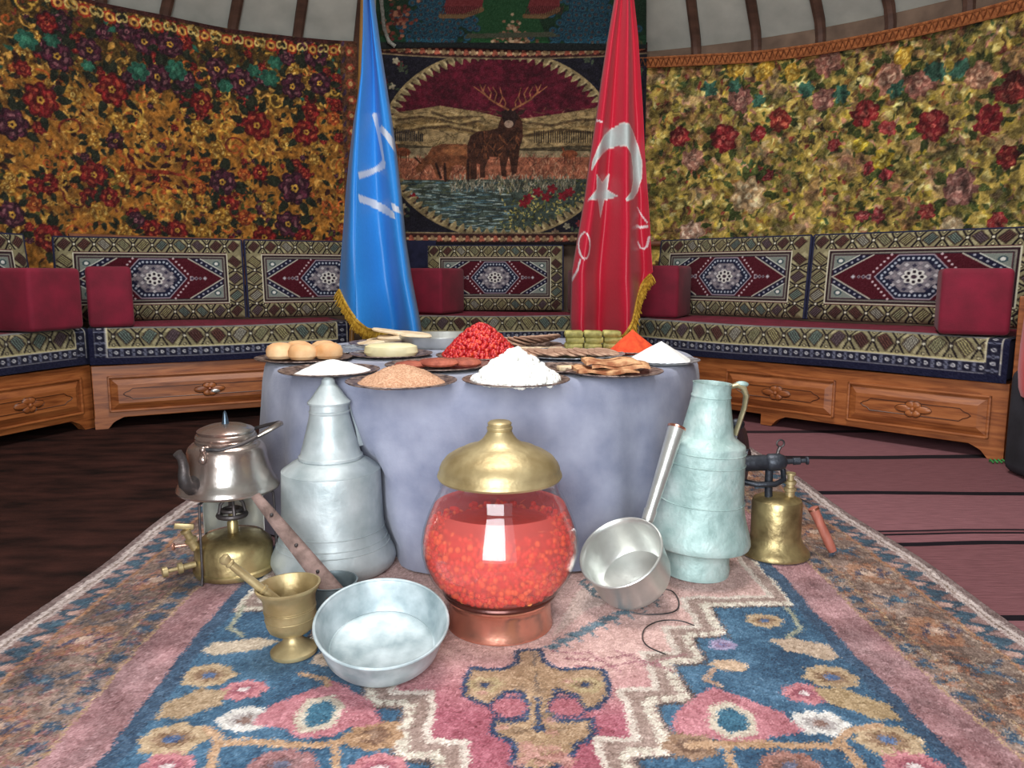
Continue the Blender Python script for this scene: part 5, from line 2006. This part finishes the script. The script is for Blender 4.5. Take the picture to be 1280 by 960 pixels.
cv = Canvas(690, -140, 850, 440, 5, (178, 12, 44))
GR = (170, 178, 176)
cres_o = [(736, 217), (738, 205), (744, 190), (752, 175), (762, 164), (772, 160), (782, 162), (790, 170), (796, 184), (800, 205), (800, 224), (795, 241), (787, 251), (777, 255)]
cres_i = [(776, 253), (784, 243), (788, 228), (788, 212), (785, 198), (778, 189), (768, 186), (758, 188), (750, 196), (742, 206)]
cv.poly(cres_o + cres_i, GR)
P_ = cres_o + cres_i
cv.line(P_ + [P_[0]], 1.3, (206, 196, 190))
star = []
tips = [(742, 224), (760.5, 219), (767.5, 248), (748.7, 272), (731.5, 254)]
ins = [(751, 232), (757, 242), (752, 253), (744, 251), (741.5, 238)]
star = [(742, 224), (750.5, 231), (760, 219), (757.5, 238), (767.5, 248), (753.5, 251), (748.7, 272), (744, 252.5), (731.5, 254), (742, 241)]
cv.poly(star, GR)
cv.line(star + [star[0]], 1.2, (206, 196, 190))
SW = (214, 200, 200)
cv.line([(726.5 + 6.5 * math.cos(k * .42), 309 + 16 * math.sin(k * .42)) for k in range(16)], 1.7, SW)
cv.line([(721, 326), (718, 338), (711.5, 351)], 1.8, SW)
cv.line([(795, 260), (800, 268), (806.5, 279)], 1.6, SW)
cv.line([(793.5, 283), (800, 284.5), (806, 284)], 3.2, SW)
cv.line([(795.5, 303), (799, 310), (803.5, 311.5), (807, 308), (808.5, 297)], 2.4, SW)
cv.line([(743, 155), (748.5, 159)], 2, SW)
flag('flag_banner', 4.15,
     [(-140, 776), (-20, 771), (0, 768), (50, 759), (100, 751), (150, 744), (200, 736), (250, 729), (300, 720), (340, 713), (400, 711), (430, 713)],
     [(-140, 783), (-20, 787), (0, 790), (50, 795), (100, 798), (150, 801), (200, 803), (250, 807), (300, 810), (340, 813), (350, 812), (430, 812)],
     [(0, 412), (.3, 414), (.58, 416), (.7, 400), (.82, 372), (.92, 352), (1, 340)], -130, cv,
     'furled red satin flag with silver crescent and star and gold fringe',
     lambda s_, t_: math.cos(2 * PI * (1.9 * s_ + .3 + .06 * math.sin(2.5 * t_))) + .3 * math.sin(11 * s_ + 3 * t_) + .05 * math.sin(36 * t_ + 11 * s_) * t_,
     (.58, 1.0), ((778, 0), (777, 75)), 2.95)

# ================================================================== VESSELS ON THE RUG
def vessel(name, px, front_py, r, label, cat, tilt=(0, 0)):
    """Empty standing on the rug; front_py is the photo row where the front of its foot (radius r) meets the rug"""
    base_y = at_height(px, front_py, RUGZ).y + r
    x = (px - 640) / F * (base_y * CP + (HC - .1) * SP)
    e = empty(name, (x, base_y, RUGZ))
    e.rotation_euler = (tilt[0], tilt[1], 0)
    tag(e, label, cat)
    return e


# ---- left jug with lid
e = vessel('copper_jug', 417, 735, .155, 'tinned jug with a pointed lid beside the kettle', 'jug')
MB().lathe([(.10, .0), (.150, .0), (.160, .008), (.166, .024), (.163, .040), (.152, .062), (.142, .085), (.136, .110), (.133, .16), (.131, .22), (.1295, .264), (.1285, .268), (.126, .271), (.104, .287), (.083, .298)], 64).build('body', M['tin'], e)
m = MB()
m.lathe([(.080, .296), (.084, .300), (.084, .306), (.079, .310), (.072, .335), (.063, .368), (.055, .400), (.051, .418), (.053, .421), (.053, .425), (.050, .428), (.050, .445)], 56, cap=False)
m.build('neck', M['tin'], e)
m = MB()
m.lathe([(.049, .443), (.055, .444), (.056, .449), (.052, .453), (.044, .462), (.034, .477), (.024, .491), (.018, .497), (.017, .506), (.012, .512), (.001, .514)], 48)
m.build('lid', M['tin'], e)
for z, r in ((.070, .149), (.085, .1425), (.112, .1365), (.268, .128)):
    MB().tube([(r * math.cos(2 * PI * k / 56), r * math.sin(2 * PI * k / 56), z) for k in range(56)], .0018, n=5, closed=True).build('engraved_band', M['tin'], e)
m = MB()
q = [(.040, .03, .44), (.049, .038, .442), (.056, .044, .415), (.066, .05, .37), (.072, .05, .32)]
m.tube(q, .011, n=10, flat=(1, .35, (0, -1, 0)))
m.build('handle', M['tin'], e)

# ---- right jug, verdigris
e = vessel('copper_jug', 869, 730, .088, 'pale green weathered jug without a lid, dipper leaning on it', 'jug', tilt=(0, math.radians(3.4)))
MB().lathe([(.084, .0), (.089, .002), (.090, .022), (.087, .030), (.086, .066), (.09, .078)], 56).build('foot', M['verdigris'], e)
m = MB()
m.lathe([(.088, .078), (.126, .081), (.133, .085), (.1355, .093), (.134, .104), (.129, .122), (.120, .148), (.112, .178), (.107, .215), (.104, .26), (.101, .31), (.0995, .344), (.0985, .348), (.096, .351), (.074, .366), (.068, .372), (.065, .382), (.060, .410), (.054, .440), (.049, .470)], 64, cap=False)
m.build('body', M['verdigris'], e)
m = MB()
m.lathe([(.049, .468), (.051, .470), (.051, .474), (.0485, .477), (.0485, .503), (.050, .506), (.047, .506), (.045, .500), (.045, .46), (.03, .42), (.001, .41)], 48, cap=False)
m.build('mouth', M['verdigris'], e)
for z, r in ((.2, .1095), (.33, .1005), (.30, .102)):
    MB().tube([(r * math.cos(2 * PI * k / 56), r * math.sin(2 * PI * k / 56), z) for k in range(56)], .0022, n=5, closed=True).build('raised_band', M['verdigris'], e)
m = MB()
q = [(.044, -.004, .498), (.060, -.010, .505), (.076, -.012, .500), (.086, -.012, .480), (.085, -.010, .448), (.077, -.006, .405), (.072, 0, .375)]
m.tube(q, [.011, .014, .015, .013, .011, .010, .011], n=10, flat=(1, .55, (0, 0, 1)))
m.build('handle', noisy('worn_brass_strap', (150, 140, 110), (190, 176, 140), scale=20, rough=.4, metal=.6), e)
m = MB()
m.sphere((.072, -.012, .508), .012, 10, 6, (1.5, 1, .7))
m.build('thumb_rest', M['verdigris'], e)

# ---- glass jar
e = vessel('glass_jar', 625, 808, .119, 'round glass jar of red berries with a domed brass lid', 'jar')
MB().lathe([(.112, .0), (.119, .0), (.119, .004), (.116, .012), (.114, .05), (.117, .062), (.121, .066), (.121, .07), (.105, .07), (.105, .002)], 64, cap=False).build('copper_base', M['copper'], e)
gm, nt, b = new_mat('clear_glass')
nt.nodes.remove(b)
out = nt.nodes['Material Output']
tr = nt.nodes.new('ShaderNodeBsdfTransparent')
tr.inputs[0].default_value = (.97, .975, .975, 1)
gl = nt.nodes.new('ShaderNodeBsdfGlossy')
gl.inputs['Roughness'].default_value = .03
lw = nt.nodes.new('ShaderNodeLayerWeight')
lw.inputs['Blend'].default_value = .5
pw = nt.nodes.new('ShaderNodeMath'); pw.operation = 'POWER'; pw.inputs[1].default_value = 4.0
nt.links.new(lw.outputs['Facing'], pw.inputs[0])
fr = nt.nodes.new('ShaderNodeMath'); fr.operation = 'MULTIPLY_ADD'
fr.inputs[1].default_value = .45
fr.inputs[2].default_value = .05
nt.links.new(pw.outputs[0], fr.inputs[0])
mxs = nt.nodes.new('ShaderNodeMixShader')
nt.links.new(fr.outputs[0], mxs.inputs[0])
nt.links.new(tr.outputs[0], mxs.inputs[1])
nt.links.new(gl.outputs[0], mxs.inputs[2])
nt.links.new(mxs.outputs[0], out.inputs[0])
glass_prof = [(.001, .072), (.108, .072), (.122, .077), (.138, .090), (.155, .113), (.168, .142), (.175, .172), (.175, .195), (.171, .220), (.163, .245), (.152, .272), (.142, .292), (.134, .306), (.132, .315), (.132, .332), (.136, .338)]
MB().lathe(glass_prof, 72, cap=False).build('glass_body', gm, e)
m = MB()
m.tube([(.123 * math.cos(2 * PI * k / 64), .123 * math.sin(2 * PI * k / 64), .078) for k in range(64)], .006, n=8, closed=True)
m.build('rubber_ring', noisy('dark_ring', (70, 36, 32), (96, 52, 44), rough=.3, metal=.5), e)
m = MB()
m.lathe([(.130, .336), (.135, .337), (.138, .342), (.136, .349), (.133, .353), (.133, .359), (.129, .369), (.118, .383), (.101, .394), (.086, .400), (.080, .404), (.066, .408), (.050, .414), (.038, .423), (.030, .434), (.0265, .442), (.028, .444), (.028, .450), (.0255, .452), (.0265, .459), (.022, .463), (.001, .464)], 72)
m.build('lid', M['brass'], e)
jar = e
# the juice and the berries inside
lm, nt, b = new_mat('red_juice')
nt.nodes.remove(b)
out = nt.nodes['Material Output']
tr = nt.nodes.new('ShaderNodeBsdfTransparent')
tr.inputs[0].default_value = (1.0, .60, .55, 1)
df = nt.nodes.new('ShaderNodeBsdfPrincipled')
df.inputs['Base Color'].default_value = L4((230, 116, 108))
df.inputs['Roughness'].default_value = .2
mxs = nt.nodes.new('ShaderNodeMixShader')
mxs.inputs[0].default_value = .42
nt.links.new(tr.outputs[0], mxs.inputs[1])
nt.links.new(df.outputs[0], mxs.inputs[2])
nt.links.new(mxs.outputs[0], out.inputs[0])
jp = [(.001, .076), (.104, .076), (.118, .081), (.134, .093), (.151, .115), (.164, .143), (.171, .172), (.171, .195), (.167, .219), (.159, .244), (.150, .266), (.146, .275), (.001, .276)]
o = MB().lathe(jp, 64, cap=False).build('berry_juice', lm, None, loc=jar.location)
tag(o, 'clear red berry juice filling the glass jar', 'juice')
g = np.random.default_rng(12)
hs_ = [p[1] for p in jp[1:-1]]
rs_ = [p[0] for p in jp[1:-1]]


def jar_berries(name, mat, n_, br, ztop, label, seed):
    g = np.random.default_rng(seed)
    m = MB()
    for k in range(n_):
        z = .086 + (ztop - .086) * g.random()
        R = np.interp(z, hs_, rs_) - br * 1.3
        r = R * (1 - .25 * g.random() ** 2)
        a = g.random() * 2 * PI
        m.sphere((r * math.cos(a), r * math.sin(a), z), br * (.8 + .4 * g.random()), 7, 5)
    o = m.build(name, mat, None, loc=jar.location, angle=80)
    tag(o, label, 'berries', kind='stuff')


jar_berries('jar_berries', noisy('jar_berry_red', (206, 50, 44), (224, 84, 52), scale=8, rough=.4, bump=0), 1300, .0066, .238, 'red berries floating in the juice of the jar', 1)
jar_berries('pale_berries', noisy('jar_berry_orange', (232, 128, 54), (240, 170, 96), scale=8, rough=.4, bump=0), 620, .0070, .232, 'orange berries floating among the red ones in the jar', 2)
m = MB()
m.lathe([(.001, .084), (.098, .084), (.128, .12), (.148, .165), (.146, .205), (.12, .232), (.001, .24)], 40)
tag(m.build('berry_mash', noisy('berry_mash', (200, 24, 34), (222, 46, 44), scale=26, rough=.5, bump=.5, bscale=60), None, loc=jar.location), 'dense mass of red berries in the middle of the jar', 'berries', kind='stuff')
m = MB()
for k in range(46):
    z = .10 + .17 * g.random()
    R = np.interp(z, hs_, rs_) - .005
    a = g.random() * 2 * PI
    b0 = a + (g.random() - .5) * .22
    z2 = z + (g.random() - .5) * .04
    R2 = np.interp(z2, hs_, rs_) - .005
    m.tube([(R * math.cos(a), R * math.sin(a), z), (R2 * math.cos(b0), R2 * math.sin(b0), z2)], .0009, n=4)
tag(m.build('berry_stalks', noisy('stalk', (206, 150, 110), (226, 180, 140), rough=.6, bump=0), None, loc=jar.location), 'thin pale stalks floating in the jar', 'stalks', kind='stuff')

# ---- mortar and pestle
e = vessel('brass_mortar', 366, 830, .048, 'brass mortar on a round foot beside the pan', 'mortar', tilt=(0, math.radians(-3)))
MB().lathe([(.046, 0), (.048, .003), (.048, .009), (.043, .013), (.036, .018), (.024, .026), (.018, .036), (.019, .044), (.030, .050)], 48).build('foot', M['brass'], e)
MB().lathe([(.020, .042), (.036, .048), (.046, .056), (.0505, .068), (.052, .085), (.0525, .110), (.0535, .122), (.057, .132), (.063, .140), (.066, .145), (.066, .149), (.062, .149), (.054, .134), (.049, .115), (.047, .075), (.030, .060), (.001, .058)], 56, cap=False).build('bowl', M['brass'], e)
for z, r in ((.080, .0515), (.098, .0522), (.102, .0523)):
    MB().tube([(r * math.cos(2 * PI * k / 48), r * math.sin(2 * PI * k / 48), z) for k in range(48)], .0011, n=5, closed=True).build('turned_band', M['brass'], e)
mo = e.location
p0 = Vector((mo.x + .012, mo.y + .01, .085))
tip = at_depth(277, 696, 1.46)
d_ = (tip - p0)
Lp_ = d_.length
m = MB()
prof = [(.001, 0), (.013, .002), (.0155, .012), (.0135, .04), (.0115, Lp_ * .45), (.0105, Lp_ * .47), (.0145, Lp_ * .475), (.0145, Lp_ * .50), (.0105, Lp_ * .505), (.010, Lp_ * .8), (.009, Lp_ * .88), (.012, Lp_ * .89), (.012, Lp_ * .905), (.0095, Lp_ * .915), (.013, Lp_ * .95), (.0135, Lp_ * .975), (.009, Lp_ * .995), (.001, Lp_)]
m.lathe([(r_ * .84, h_) for r_, h_ in prof], 24, axis=d_)
tag(m.build('brass_pestle', M['brass'], loc=p0), 'turned brass pestle leaning out of the mortar', 'pestle')

# ---- long-handled pan
pc = at_height(478, 815, .045)
e = empty('copper_pan', (pc.x, pc.y, RUGZ + .004))
e.rotation_euler = (math.radians(15), math.radians(3), 0)
e.location.z = RUGZ + .034
tag(e, 'round grey tinned pan with a long iron handle tilted on the rug', 'pan')
MB().lathe([(.001, 0), (.098, 0), (.108, .004), (.114, .012), (.121, .036), (.126, .058), (.131, .066), (.132, .070), (.129, .071), (.123, .060), (.117, .036), (.110, .014), (.105, .008), (.102, .009), (.096, .006), (.001, .005)], 72, cap=False).build('bowl', M['pan'], e)
m = MB()
m.tube([(.1305 * math.cos(2 * PI * k / 64), .1305 * math.sin(2 * PI * k / 64), .0705) for k in range(64)], .0032, n=8, closed=True)
m.build('rolled_rim', M['pan'], e)
bpy.context.view_layer.update()
Mi = e.matrix_world.inverted()
r0 = Vector((-.088, .083, .056))
wtop = at_depth(319, 619, 1.80)
wmid = at_depth(424, 748, 1.64)
pts = [Mi @ wmid + Vector((.012, -.018, -.008)), Mi @ wmid, Mi @ wmid.lerp(wtop, .35), Mi @ wmid.lerp(wtop, .7), Mi @ wtop]
m = MB()
m.tube(pts, [.018, .024, .021, .017, .012], n=12, flat=(1.0, .2, (.6, -1, .6)))
h = m.build('handle', M['rusty'], e)
m = MB()
fk = Mi @ wmid
m.tube([fk, fk + Vector((.035, -.005, -.008)), Vector((-.033, .131, .050))], [.013, .011, .008], n=8)
m.tube([fk, fk + Vector((-.004, -.03, -.02)), Vector((-.108, .080, .045))], [.016, .014, .010], n=8)
m.tube([fk, fk + Vector((-.02, -.03, -.03)), Vector((-.124, .032, .030))], [.010, .007, .006], n=8)
m.build('fork', M['iron'], h)
for t_ in (.25, .5, .8):
    q = (Mi @ wmid).lerp(Mi @ wtop, t_)
    MB().sphere(q + Vector((.003, -.005, .003)), .0045, 8, 6).build('rivet', M['iron'], h)

# ---- dipper with tubular handle
axis = Vector((-.40, -.43, .81)).normalized()
depth_ = .105
rimc = at_height(776, 690, RUGZ + .090 * math.sqrt(1 - axis.z ** 2) + depth_ * axis.z)
botc = rimc - axis * depth_
e = empty('dipper', botc)
tag(e, 'silvery deep dipper with a tubular handle leaning on the green jug', 'dipper')
m = MB()
m.lathe([(.001, .0), (.080, .0), (.090, .006), (.094, .02), (.097, depth_ - .008), (.101, depth_), (.100, depth_ + .003), (.096, depth_), (.091, depth_ - .012), (.088, .02), (.078, .008), (.001, .006)], 64, axis=axis, cap=False)
m.build('pot', M['aluminium'], e)
m = MB()
Mr = Vector((0, 0, 1)).rotation_difference(axis).to_matrix()
m.tube([Mr @ Vector((.0995 * math.cos(2 * PI * k / 56), .0995 * math.sin(2 * PI * k / 56), depth_ + .001)) for k in range(56)], .003, n=8, closed=True)
m.build('rim', M['aluminium'], e)
h0 = at_depth(809, 652, botc.y + .035) - botc
h1 = at_depth(846, 534, botc.y + .12) - botc
m = MB()
n_ = 9
m.tube([h0.lerp(h1, k / (n_ - 1)) for k in range(n_)], [.013 + .0085 * k / (n_ - 1) for k in range(n_)], n=20)
h = m.build('handle', M['aluminium'], e)
dd = (h1 - h0).normalized()
MB().lathe([(.022, 0), (.0235, .002), (.0235, .006), (.018, .007), (.016, .002)], 24, h1 - dd * .004, axis=dd, cap=False).build('handle_end', M['copper'], h)
m = MB()
m.tube([h0 + dd * .002, h0 + dd * .03], [.0155, .0165], n=14)
m.build('socket', M['aluminium'], e)

# ---- kettle on a brass primus stove
e = vessel('primus_stove', 292, 733, .104, 'brass paraffin stove on thin legs holding up the kettle', 'stove')
SX, SY = e.location.x, e.location.y
MB().lathe([(.09, 0), (.100, .004), (.104, .012), (.104, .018), (.099, .022), (.099, .070), (.096, .082), (.080, .096), (.05, .104), (.02, .107), (.001, .108)], 56).build('tank', M['old_brass'], e)
m = MB()
m.lathe([(.014, .105), (.014, .135), (.010, .14), (.010, .16)], 16)
m.build('riser', M['old_brass'], e)
m = MB()
m.tube([(.034 * math.cos(2 * PI * k / 28), .034 * math.sin(2 * PI * k / 28), .155) for k in range(28)], .007, n=8, closed=True)
m.tube([(.024 * math.cos(2 * PI * k / 28), .024 * math.sin(2 * PI * k / 28), .168) for k in range(28)], .005, n=8, closed=True)
for k in range(4):
    a = k * PI / 2 + .5
    m.tube([(.034 * math.cos(a), .034 * math.sin(a), .155), (.028 * math.cos(a), .028 * math.sin(a), .185), (.01 * math.cos(a), .01 * math.sin(a), .205)], .0045, n=8)
m.lathe([(.014, .196), (.026, .2), (.024, .208), (.001, .21)], 18)
m.build('burner', M['iron'], e)
for k, a in enumerate((math.radians(245), math.radians(10), math.radians(150))):
    m = MB()
    cxx, cyy = math.cos(a), math.sin(a)
    m.tube([(.113 * cxx, .113 * cyy, -.001 if k else .0), (.109 * cxx, .109 * cyy, .03), (.108 * cxx, .108 * cyy, .16), (.106 * cxx, .106 * cyy, .21), (.085 * cxx, .085 * cyy, .219), (.03 * cxx, .03 * cyy, .219)], .0034, n=8)
    m.build('leg', M['iron'], e)
# wind shield behind the burner
m = MB()
vs, fs = [], []
nn = 20
for k in range(nn + 1):
    a = math.radians(25 + 150 * k / nn)
    for (r, z) in ((.078, .10), (.078, .205), (.080, .205), (.080, .10)):
        vs.append((r * math.cos(a), r * math.sin(a), z))
for k in range(nn):
    for j in range(4): fs.append((k * 4 + j, k * 4 + (j + 1) % 4, k * 4 + 4 + (j + 1) % 4, k * 4 + 4 + j))
m.add(vs, fs + [(0, 1, 2, 3), (nn * 4, nn * 4 + 3, nn * 4 + 2, nn * 4 + 1)])
m.build('wind_shield', M['aluminium'], e)
# filler with wing nut, pump and valve
m = MB()
m.lathe([(.012, 0), (.012, .02), (.016, .022), (.016, .03), (.010, .034), (.010, .05), (.014, .052), (.014, .058), (.001, .06)], 18, (-.082, -.045, .078), axis=(-.35, -.2, 1))
f_ = m.build('filler', M['brass'], e)
MB().box(-.024, -.004, 0, .024, .004, .016).build('wing_nut', M['brass'], f_, bevel=.003, loc=(-.104, -.058, .134), rot=(0, .15, .3))
m = MB()
m.lathe([(.008, 0), (.008, .03), (.014, .032), (.014, .042), (.005, .045), (.005, .066), (.013, .068), (.013, .08), (.001, .082)], 18, (-.075, -.068, .045), axis=(-.75, -.55, -.05))
m.build('pump', M['brass'], e)
m = MB()
m.tube([(-.09, -.03, .085), (-.135, -.05, .085)], .003, n=8)
m.sphere((-.137, -.051, .085), .010, 10, 8, (.5, .8, 1))
m.build('valve', noisy('pink_copper', (190, 130, 110), (210, 160, 140), rough=.3, metal=.7), e)

e = empty('kettle', (SX - .005, SY, RUGZ + .224))
tag(e, 'copper-toned kettle with a curved spout standing on the brass stove', 'kettle')
MB().lathe([(.10, 0), (.122, .0), (.127, .003), (.129, .008), (.126, .015), (.124, .020), (.117, .028), (.110, .044), (.104, .066), (.100, .088), (.098, .106), (.094, .116), (.086, .124), (.074, .128)], 64).build('body', M['kettle'], e)
m = MB()
m.lathe([(.0735, .122), (.0765, .124), (.0765, .134), (.0735, .137), (.076, .142), (.074, .148), (.068, .153)], 56)
m.build('collar', M['kettle'], e)
lid = MB().lathe([(.064, .150), (.070, .153), (.071, .158), (.066, .162), (.046, .170), (.020, .174), (.001, .175)], 48).build('lid', M['kettle'], e)
MB().lathe([(.010, .172), (.008, .180), (.0065, .19), (.004, .204), (.001, .208)], 14).build('finial', noisy('blue_steel', (70, 84, 96), (96, 110, 122), rough=.3, metal=.7), lid)
m = MB()
sp_ = [(-.046, -.085, .040), (-.052, -.112, .036), (-.056, -.130, .050), (-.057, -.134, .072), (-.057, -.131, .096), (-.060, -.134, .116), (-.066, -.141, .130)]
m.tube(sp_, [.023, .020, .0165, .014, .012, .0105, .0115], n=14)
m.build('spout', M['iron'], e)
m = MB()
m.tube([(-.026, -.076, .128), (-.024, -.086, .118), (-.023, -.102, .100)], [.012, .012, .010], n=10, flat=(1, .4, (0, -1, 0)))
m.sphere((-.024, -.092, .126), .009, 10, 7)
m.sphere((-.023, -.104, .102), .010, 10, 7, (1, .5, 1))
m.build('handle_lug', M['kettle'], e)
m = MB()
m.tube([(-.024, -.090, .126), (.02, -.096, .126), (.07, -.078, .138), (.112, -.03, .156), (.132, .02, .166), (.122, .06, .166), (.075, .09, .152), (.03, .094, .138), (.0, .086, .128)], .0048, n=10)
m.build('bail_handle', M['iron'], e)
m = MB()
m.tube([(.096, -.048, .150), (.116, -.02, .160), (.132, .02, .168), (.124, .056, .167)], [.006, .012, .013, .008], n=10, flat=(1, .45, (0, 0, 1)))
m.build('grip', M['kettle'], e)

# ---- brass blowlamp
e = vessel('blowlamp', 970, 707, .094, 'brass blowlamp with a black burner and a red wooden handle', 'blowlamp')
MB().lathe([(.088, 0), (.094, .003), (.094, .010), (.086, .020), (.076, .034), (.070, .048), (.068, .058), (.068, .148), (.065, .158), (.05, .166), (.02, .172), (.001, .173)], 56).build('tank', M['old_brass'], e)
m = MB()
m.lathe([(.013, 0), (.013, .016), (.017, .018), (.017, .026), (.012, .028), (.012, .036), (.016, .038), (.016, .046), (.009, .048), (.009, .062), (.013, .063), (.013, .069), (.001, .07)], 20, (.032, -.006, .166))
m.build('filler_cap', M['brass'], e)
m = MB()
m.tube([(-.028, -.01, .16), (-.030, -.01, .20), (-.030, -.01, .25)], .011, n=12)
m.build('riser', M['black_iron'], e)
m = MB()
m.lathe([(.018, 0), (.022, .004), (.022, .07), (.020, .075), (.024, .08), (.024, .11), (.017, .125), (.008, .13), (.007, .145), (.010, .147), (.010, .165), (.006, .168), (.006, .18), (.011, .182), (.011, .187), (.001, .188)], 22, (-.115, -.012, .262), axis=(1, -.05, .06))
m.build('burner_tube', M['black_iron'], e)
m = MB()
m.lathe([(.001, 0), (.088, 0), (.092, .004), (.092, .010), (.080, .014), (.03, .018), (.03, .03)], 48, (-.100, .045, .262), axis=(1, -.55, .06))
m.build('flame_shield', M['black_iron'], e)
m = MB()
m.sphere((-.108, .045, .362), .022, 12, 8, (1, .8, .75))
m.tube([(-.106, .045, .33), (-.108, .045, .362)], .010, n=8)
m.build('shield_knob', M['black_iron'], e)
m = MB()
m.tube([(-.115, -.012, .215), (-.07, -.03, .208), (-.02, -.034, .21), (.008, -.02, .218), (.012, .0, .24), (.0, .0, .262)], .008, n=10)
m.build('frame_bar', M['black_iron'], e)
m = MB()
m.tube([(-.012, -.014, .285), (-.008, -.014, .302), (-.004, -.014, .31)], .005, n=8)
m.tube([(-.004 + .010 * math.cos(2 * PI * k / 16), -.014, .320 + .010 * math.sin(2 * PI * k / 16)) for k in range(16)], .0026, n=6, closed=True)
m.build('valve_key', M['iron'], e)
m = MB()
m.tube([(.05, .02, .155), (.075, .03, .150), (.098, .02, .140), (.112, .0, .136)], .005, n=8, flat=(1, .4, (0, 0, 1)))
m.tube([(.112, 0, .138), (.116, -.002, .120)], .004, n=8)
m.build('handle_bracket', M['iron'], e)
m = MB()
hp = Vector((.098, -.005, .136))
hq = Vector((.154, -.028, .012))
m.lathe([(.008, 0), (.0145, .003), (.0135, .02), (.0125, .05), (.0135, .09), (.0128, .12), (.011, .134), (.003, .137)], 20, hp, axis=hq - hp)
hd = m.build('handle', M['red_wood'], e)
MB().lathe([(.0155, 0), (.0155, .006)], 20, hp + (hq - hp).normalized() * .003, axis=hq - hp).build('ferrule', M['copper'], hd)

# ---- thin wire lying on the rug
m = MB()
w1 = [(812, 736), (838, 738), (848, 750), (846, 762), (832, 767), (808, 768), (792, 766)]
w2 = [(868, 782), (850, 776), (826, 776), (808, 784), (803, 796), (810, 808), (832, 818)]
mid = []


def smooth_path(pts, z):
    P = [at_height(x, y, z) for x, y in pts]
    out = []
    for i in range(len(P) - 1):
        p0, p1, p2, p3 = P[max(i - 1, 0)], P[i], P[i + 1], P[min(i + 2, len(P) - 1)]
        for k in range(6):
            t_ = k / 6
            out.append(.5 * ((2 * p1) + (p2 - p0) * t_ + (2 * p0 - 5 * p1 + 4 * p2 - p3) * t_ ** 2 + (3 * p1 - p0 - 3 * p2 + p3) * t_ ** 3))
    return out + [P[-1]]


m.tube(smooth_path(w1, RUGZ + .003), .0017, n=6)
tag(m.build('wire_loop', M['iron']), 'thin dark wire curling from under the dipper', 'wire')
m = MB()
m.tube(smooth_path(w2, RUGZ + .003), .0015, n=6)
tag(m.build('wire_loop', M['iron']), 'thin dark wire arc lying over the stepped rug border', 'wire')

# ---- small low pot half hidden behind the mortar and pan
e = empty('small_pot', (-.415, 1.69, RUGZ))
tag(e, 'small grey pot half hidden between the mortar and the pan', 'pot')
MB().lathe([(.001, .0), (.052, 0), (.056, .006), (.058, .05), (.056, .078), (.059, .082), (.055, .082), (.05, .07), (.05, .01), (.001, .006)], 40, cap=False).build('body', noisy('dark_tin', (96, 108, 112), (130, 142, 146), scale=16, rough=.45, metal=.5), e)
m = MB()
m.tube([(.055, -.01, .074), (.082, -.02, .072), (.092, -.022, .05), (.082, -.02, .022), (.056, -.01, .014)], .006, n=8)
m.build('handle', M['copper'], e)

# ================================================================== RIGHT EDGE
# red cloth over a black covered stand
sx_, sy_ = 2.18, 2.82
m = MB()
m.box(-.20, -.2, 0, .22, .22, .42)
o = m.build('black_stand', M['black_cloth'], loc=(sx_, sy_, .010), bevel=.04, seg=3, angle=70)
tag(o, 'black cloth covered stand beside the bench end panel', 'stand')
m = MB()
n_ = 60
prof = [(.001, .46), (.12, .455), (.19, .43), (.225, .38), (.235, .30), (.24, .2), (.242, .1), (.238, .03), (.23, .0)]
vs, fs = [], []
for (r, z) in prof:
    for k in range(n_):
        a = 2 * PI * k / n_
        q = (abs(math.cos(a)) ** 4 + abs(math.sin(a)) ** 4) ** -.25
        q = 1 + (q - 1) * .6
        w_ = 1 + .03 * math.sin(7 * a) * (1 - z / .46)
        vs.append((r * q * w_ * math.cos(a), r * q * w_ * math.sin(a), z))
for i in range(len(prof) - 1):
    for k in range(n_):
        fs.append((i * n_ + k, i * n_ + (k + 1) % n_, (i + 1) * n_ + (k + 1) % n_, (i + 1) * n_ + k))
m.add(vs, fs)
o = m.build('red_cloth', M['red_cloth'], loc=(sx_ + .01, sy_ + .01, .33), angle=80)
tag(o, 'bright red cloth draped over the black stand', 'cloth')
# green scrap on the kilim under the end panel
p = at_height(1240, 578)
m = MB()
for k in range(5):
    m.tube([(-.03 + .015 * k, 0, .003), (-.035 + .017 * k, -.012, .014), (-.03 + .018 * k, -.028, .004)], .004, n=5)
tag(m.build('green_scrap', M['green'], loc=(p.x, p.y - .03, .009)), 'small green cloth scrap at the foot of the end panel', 'cloth scrap')
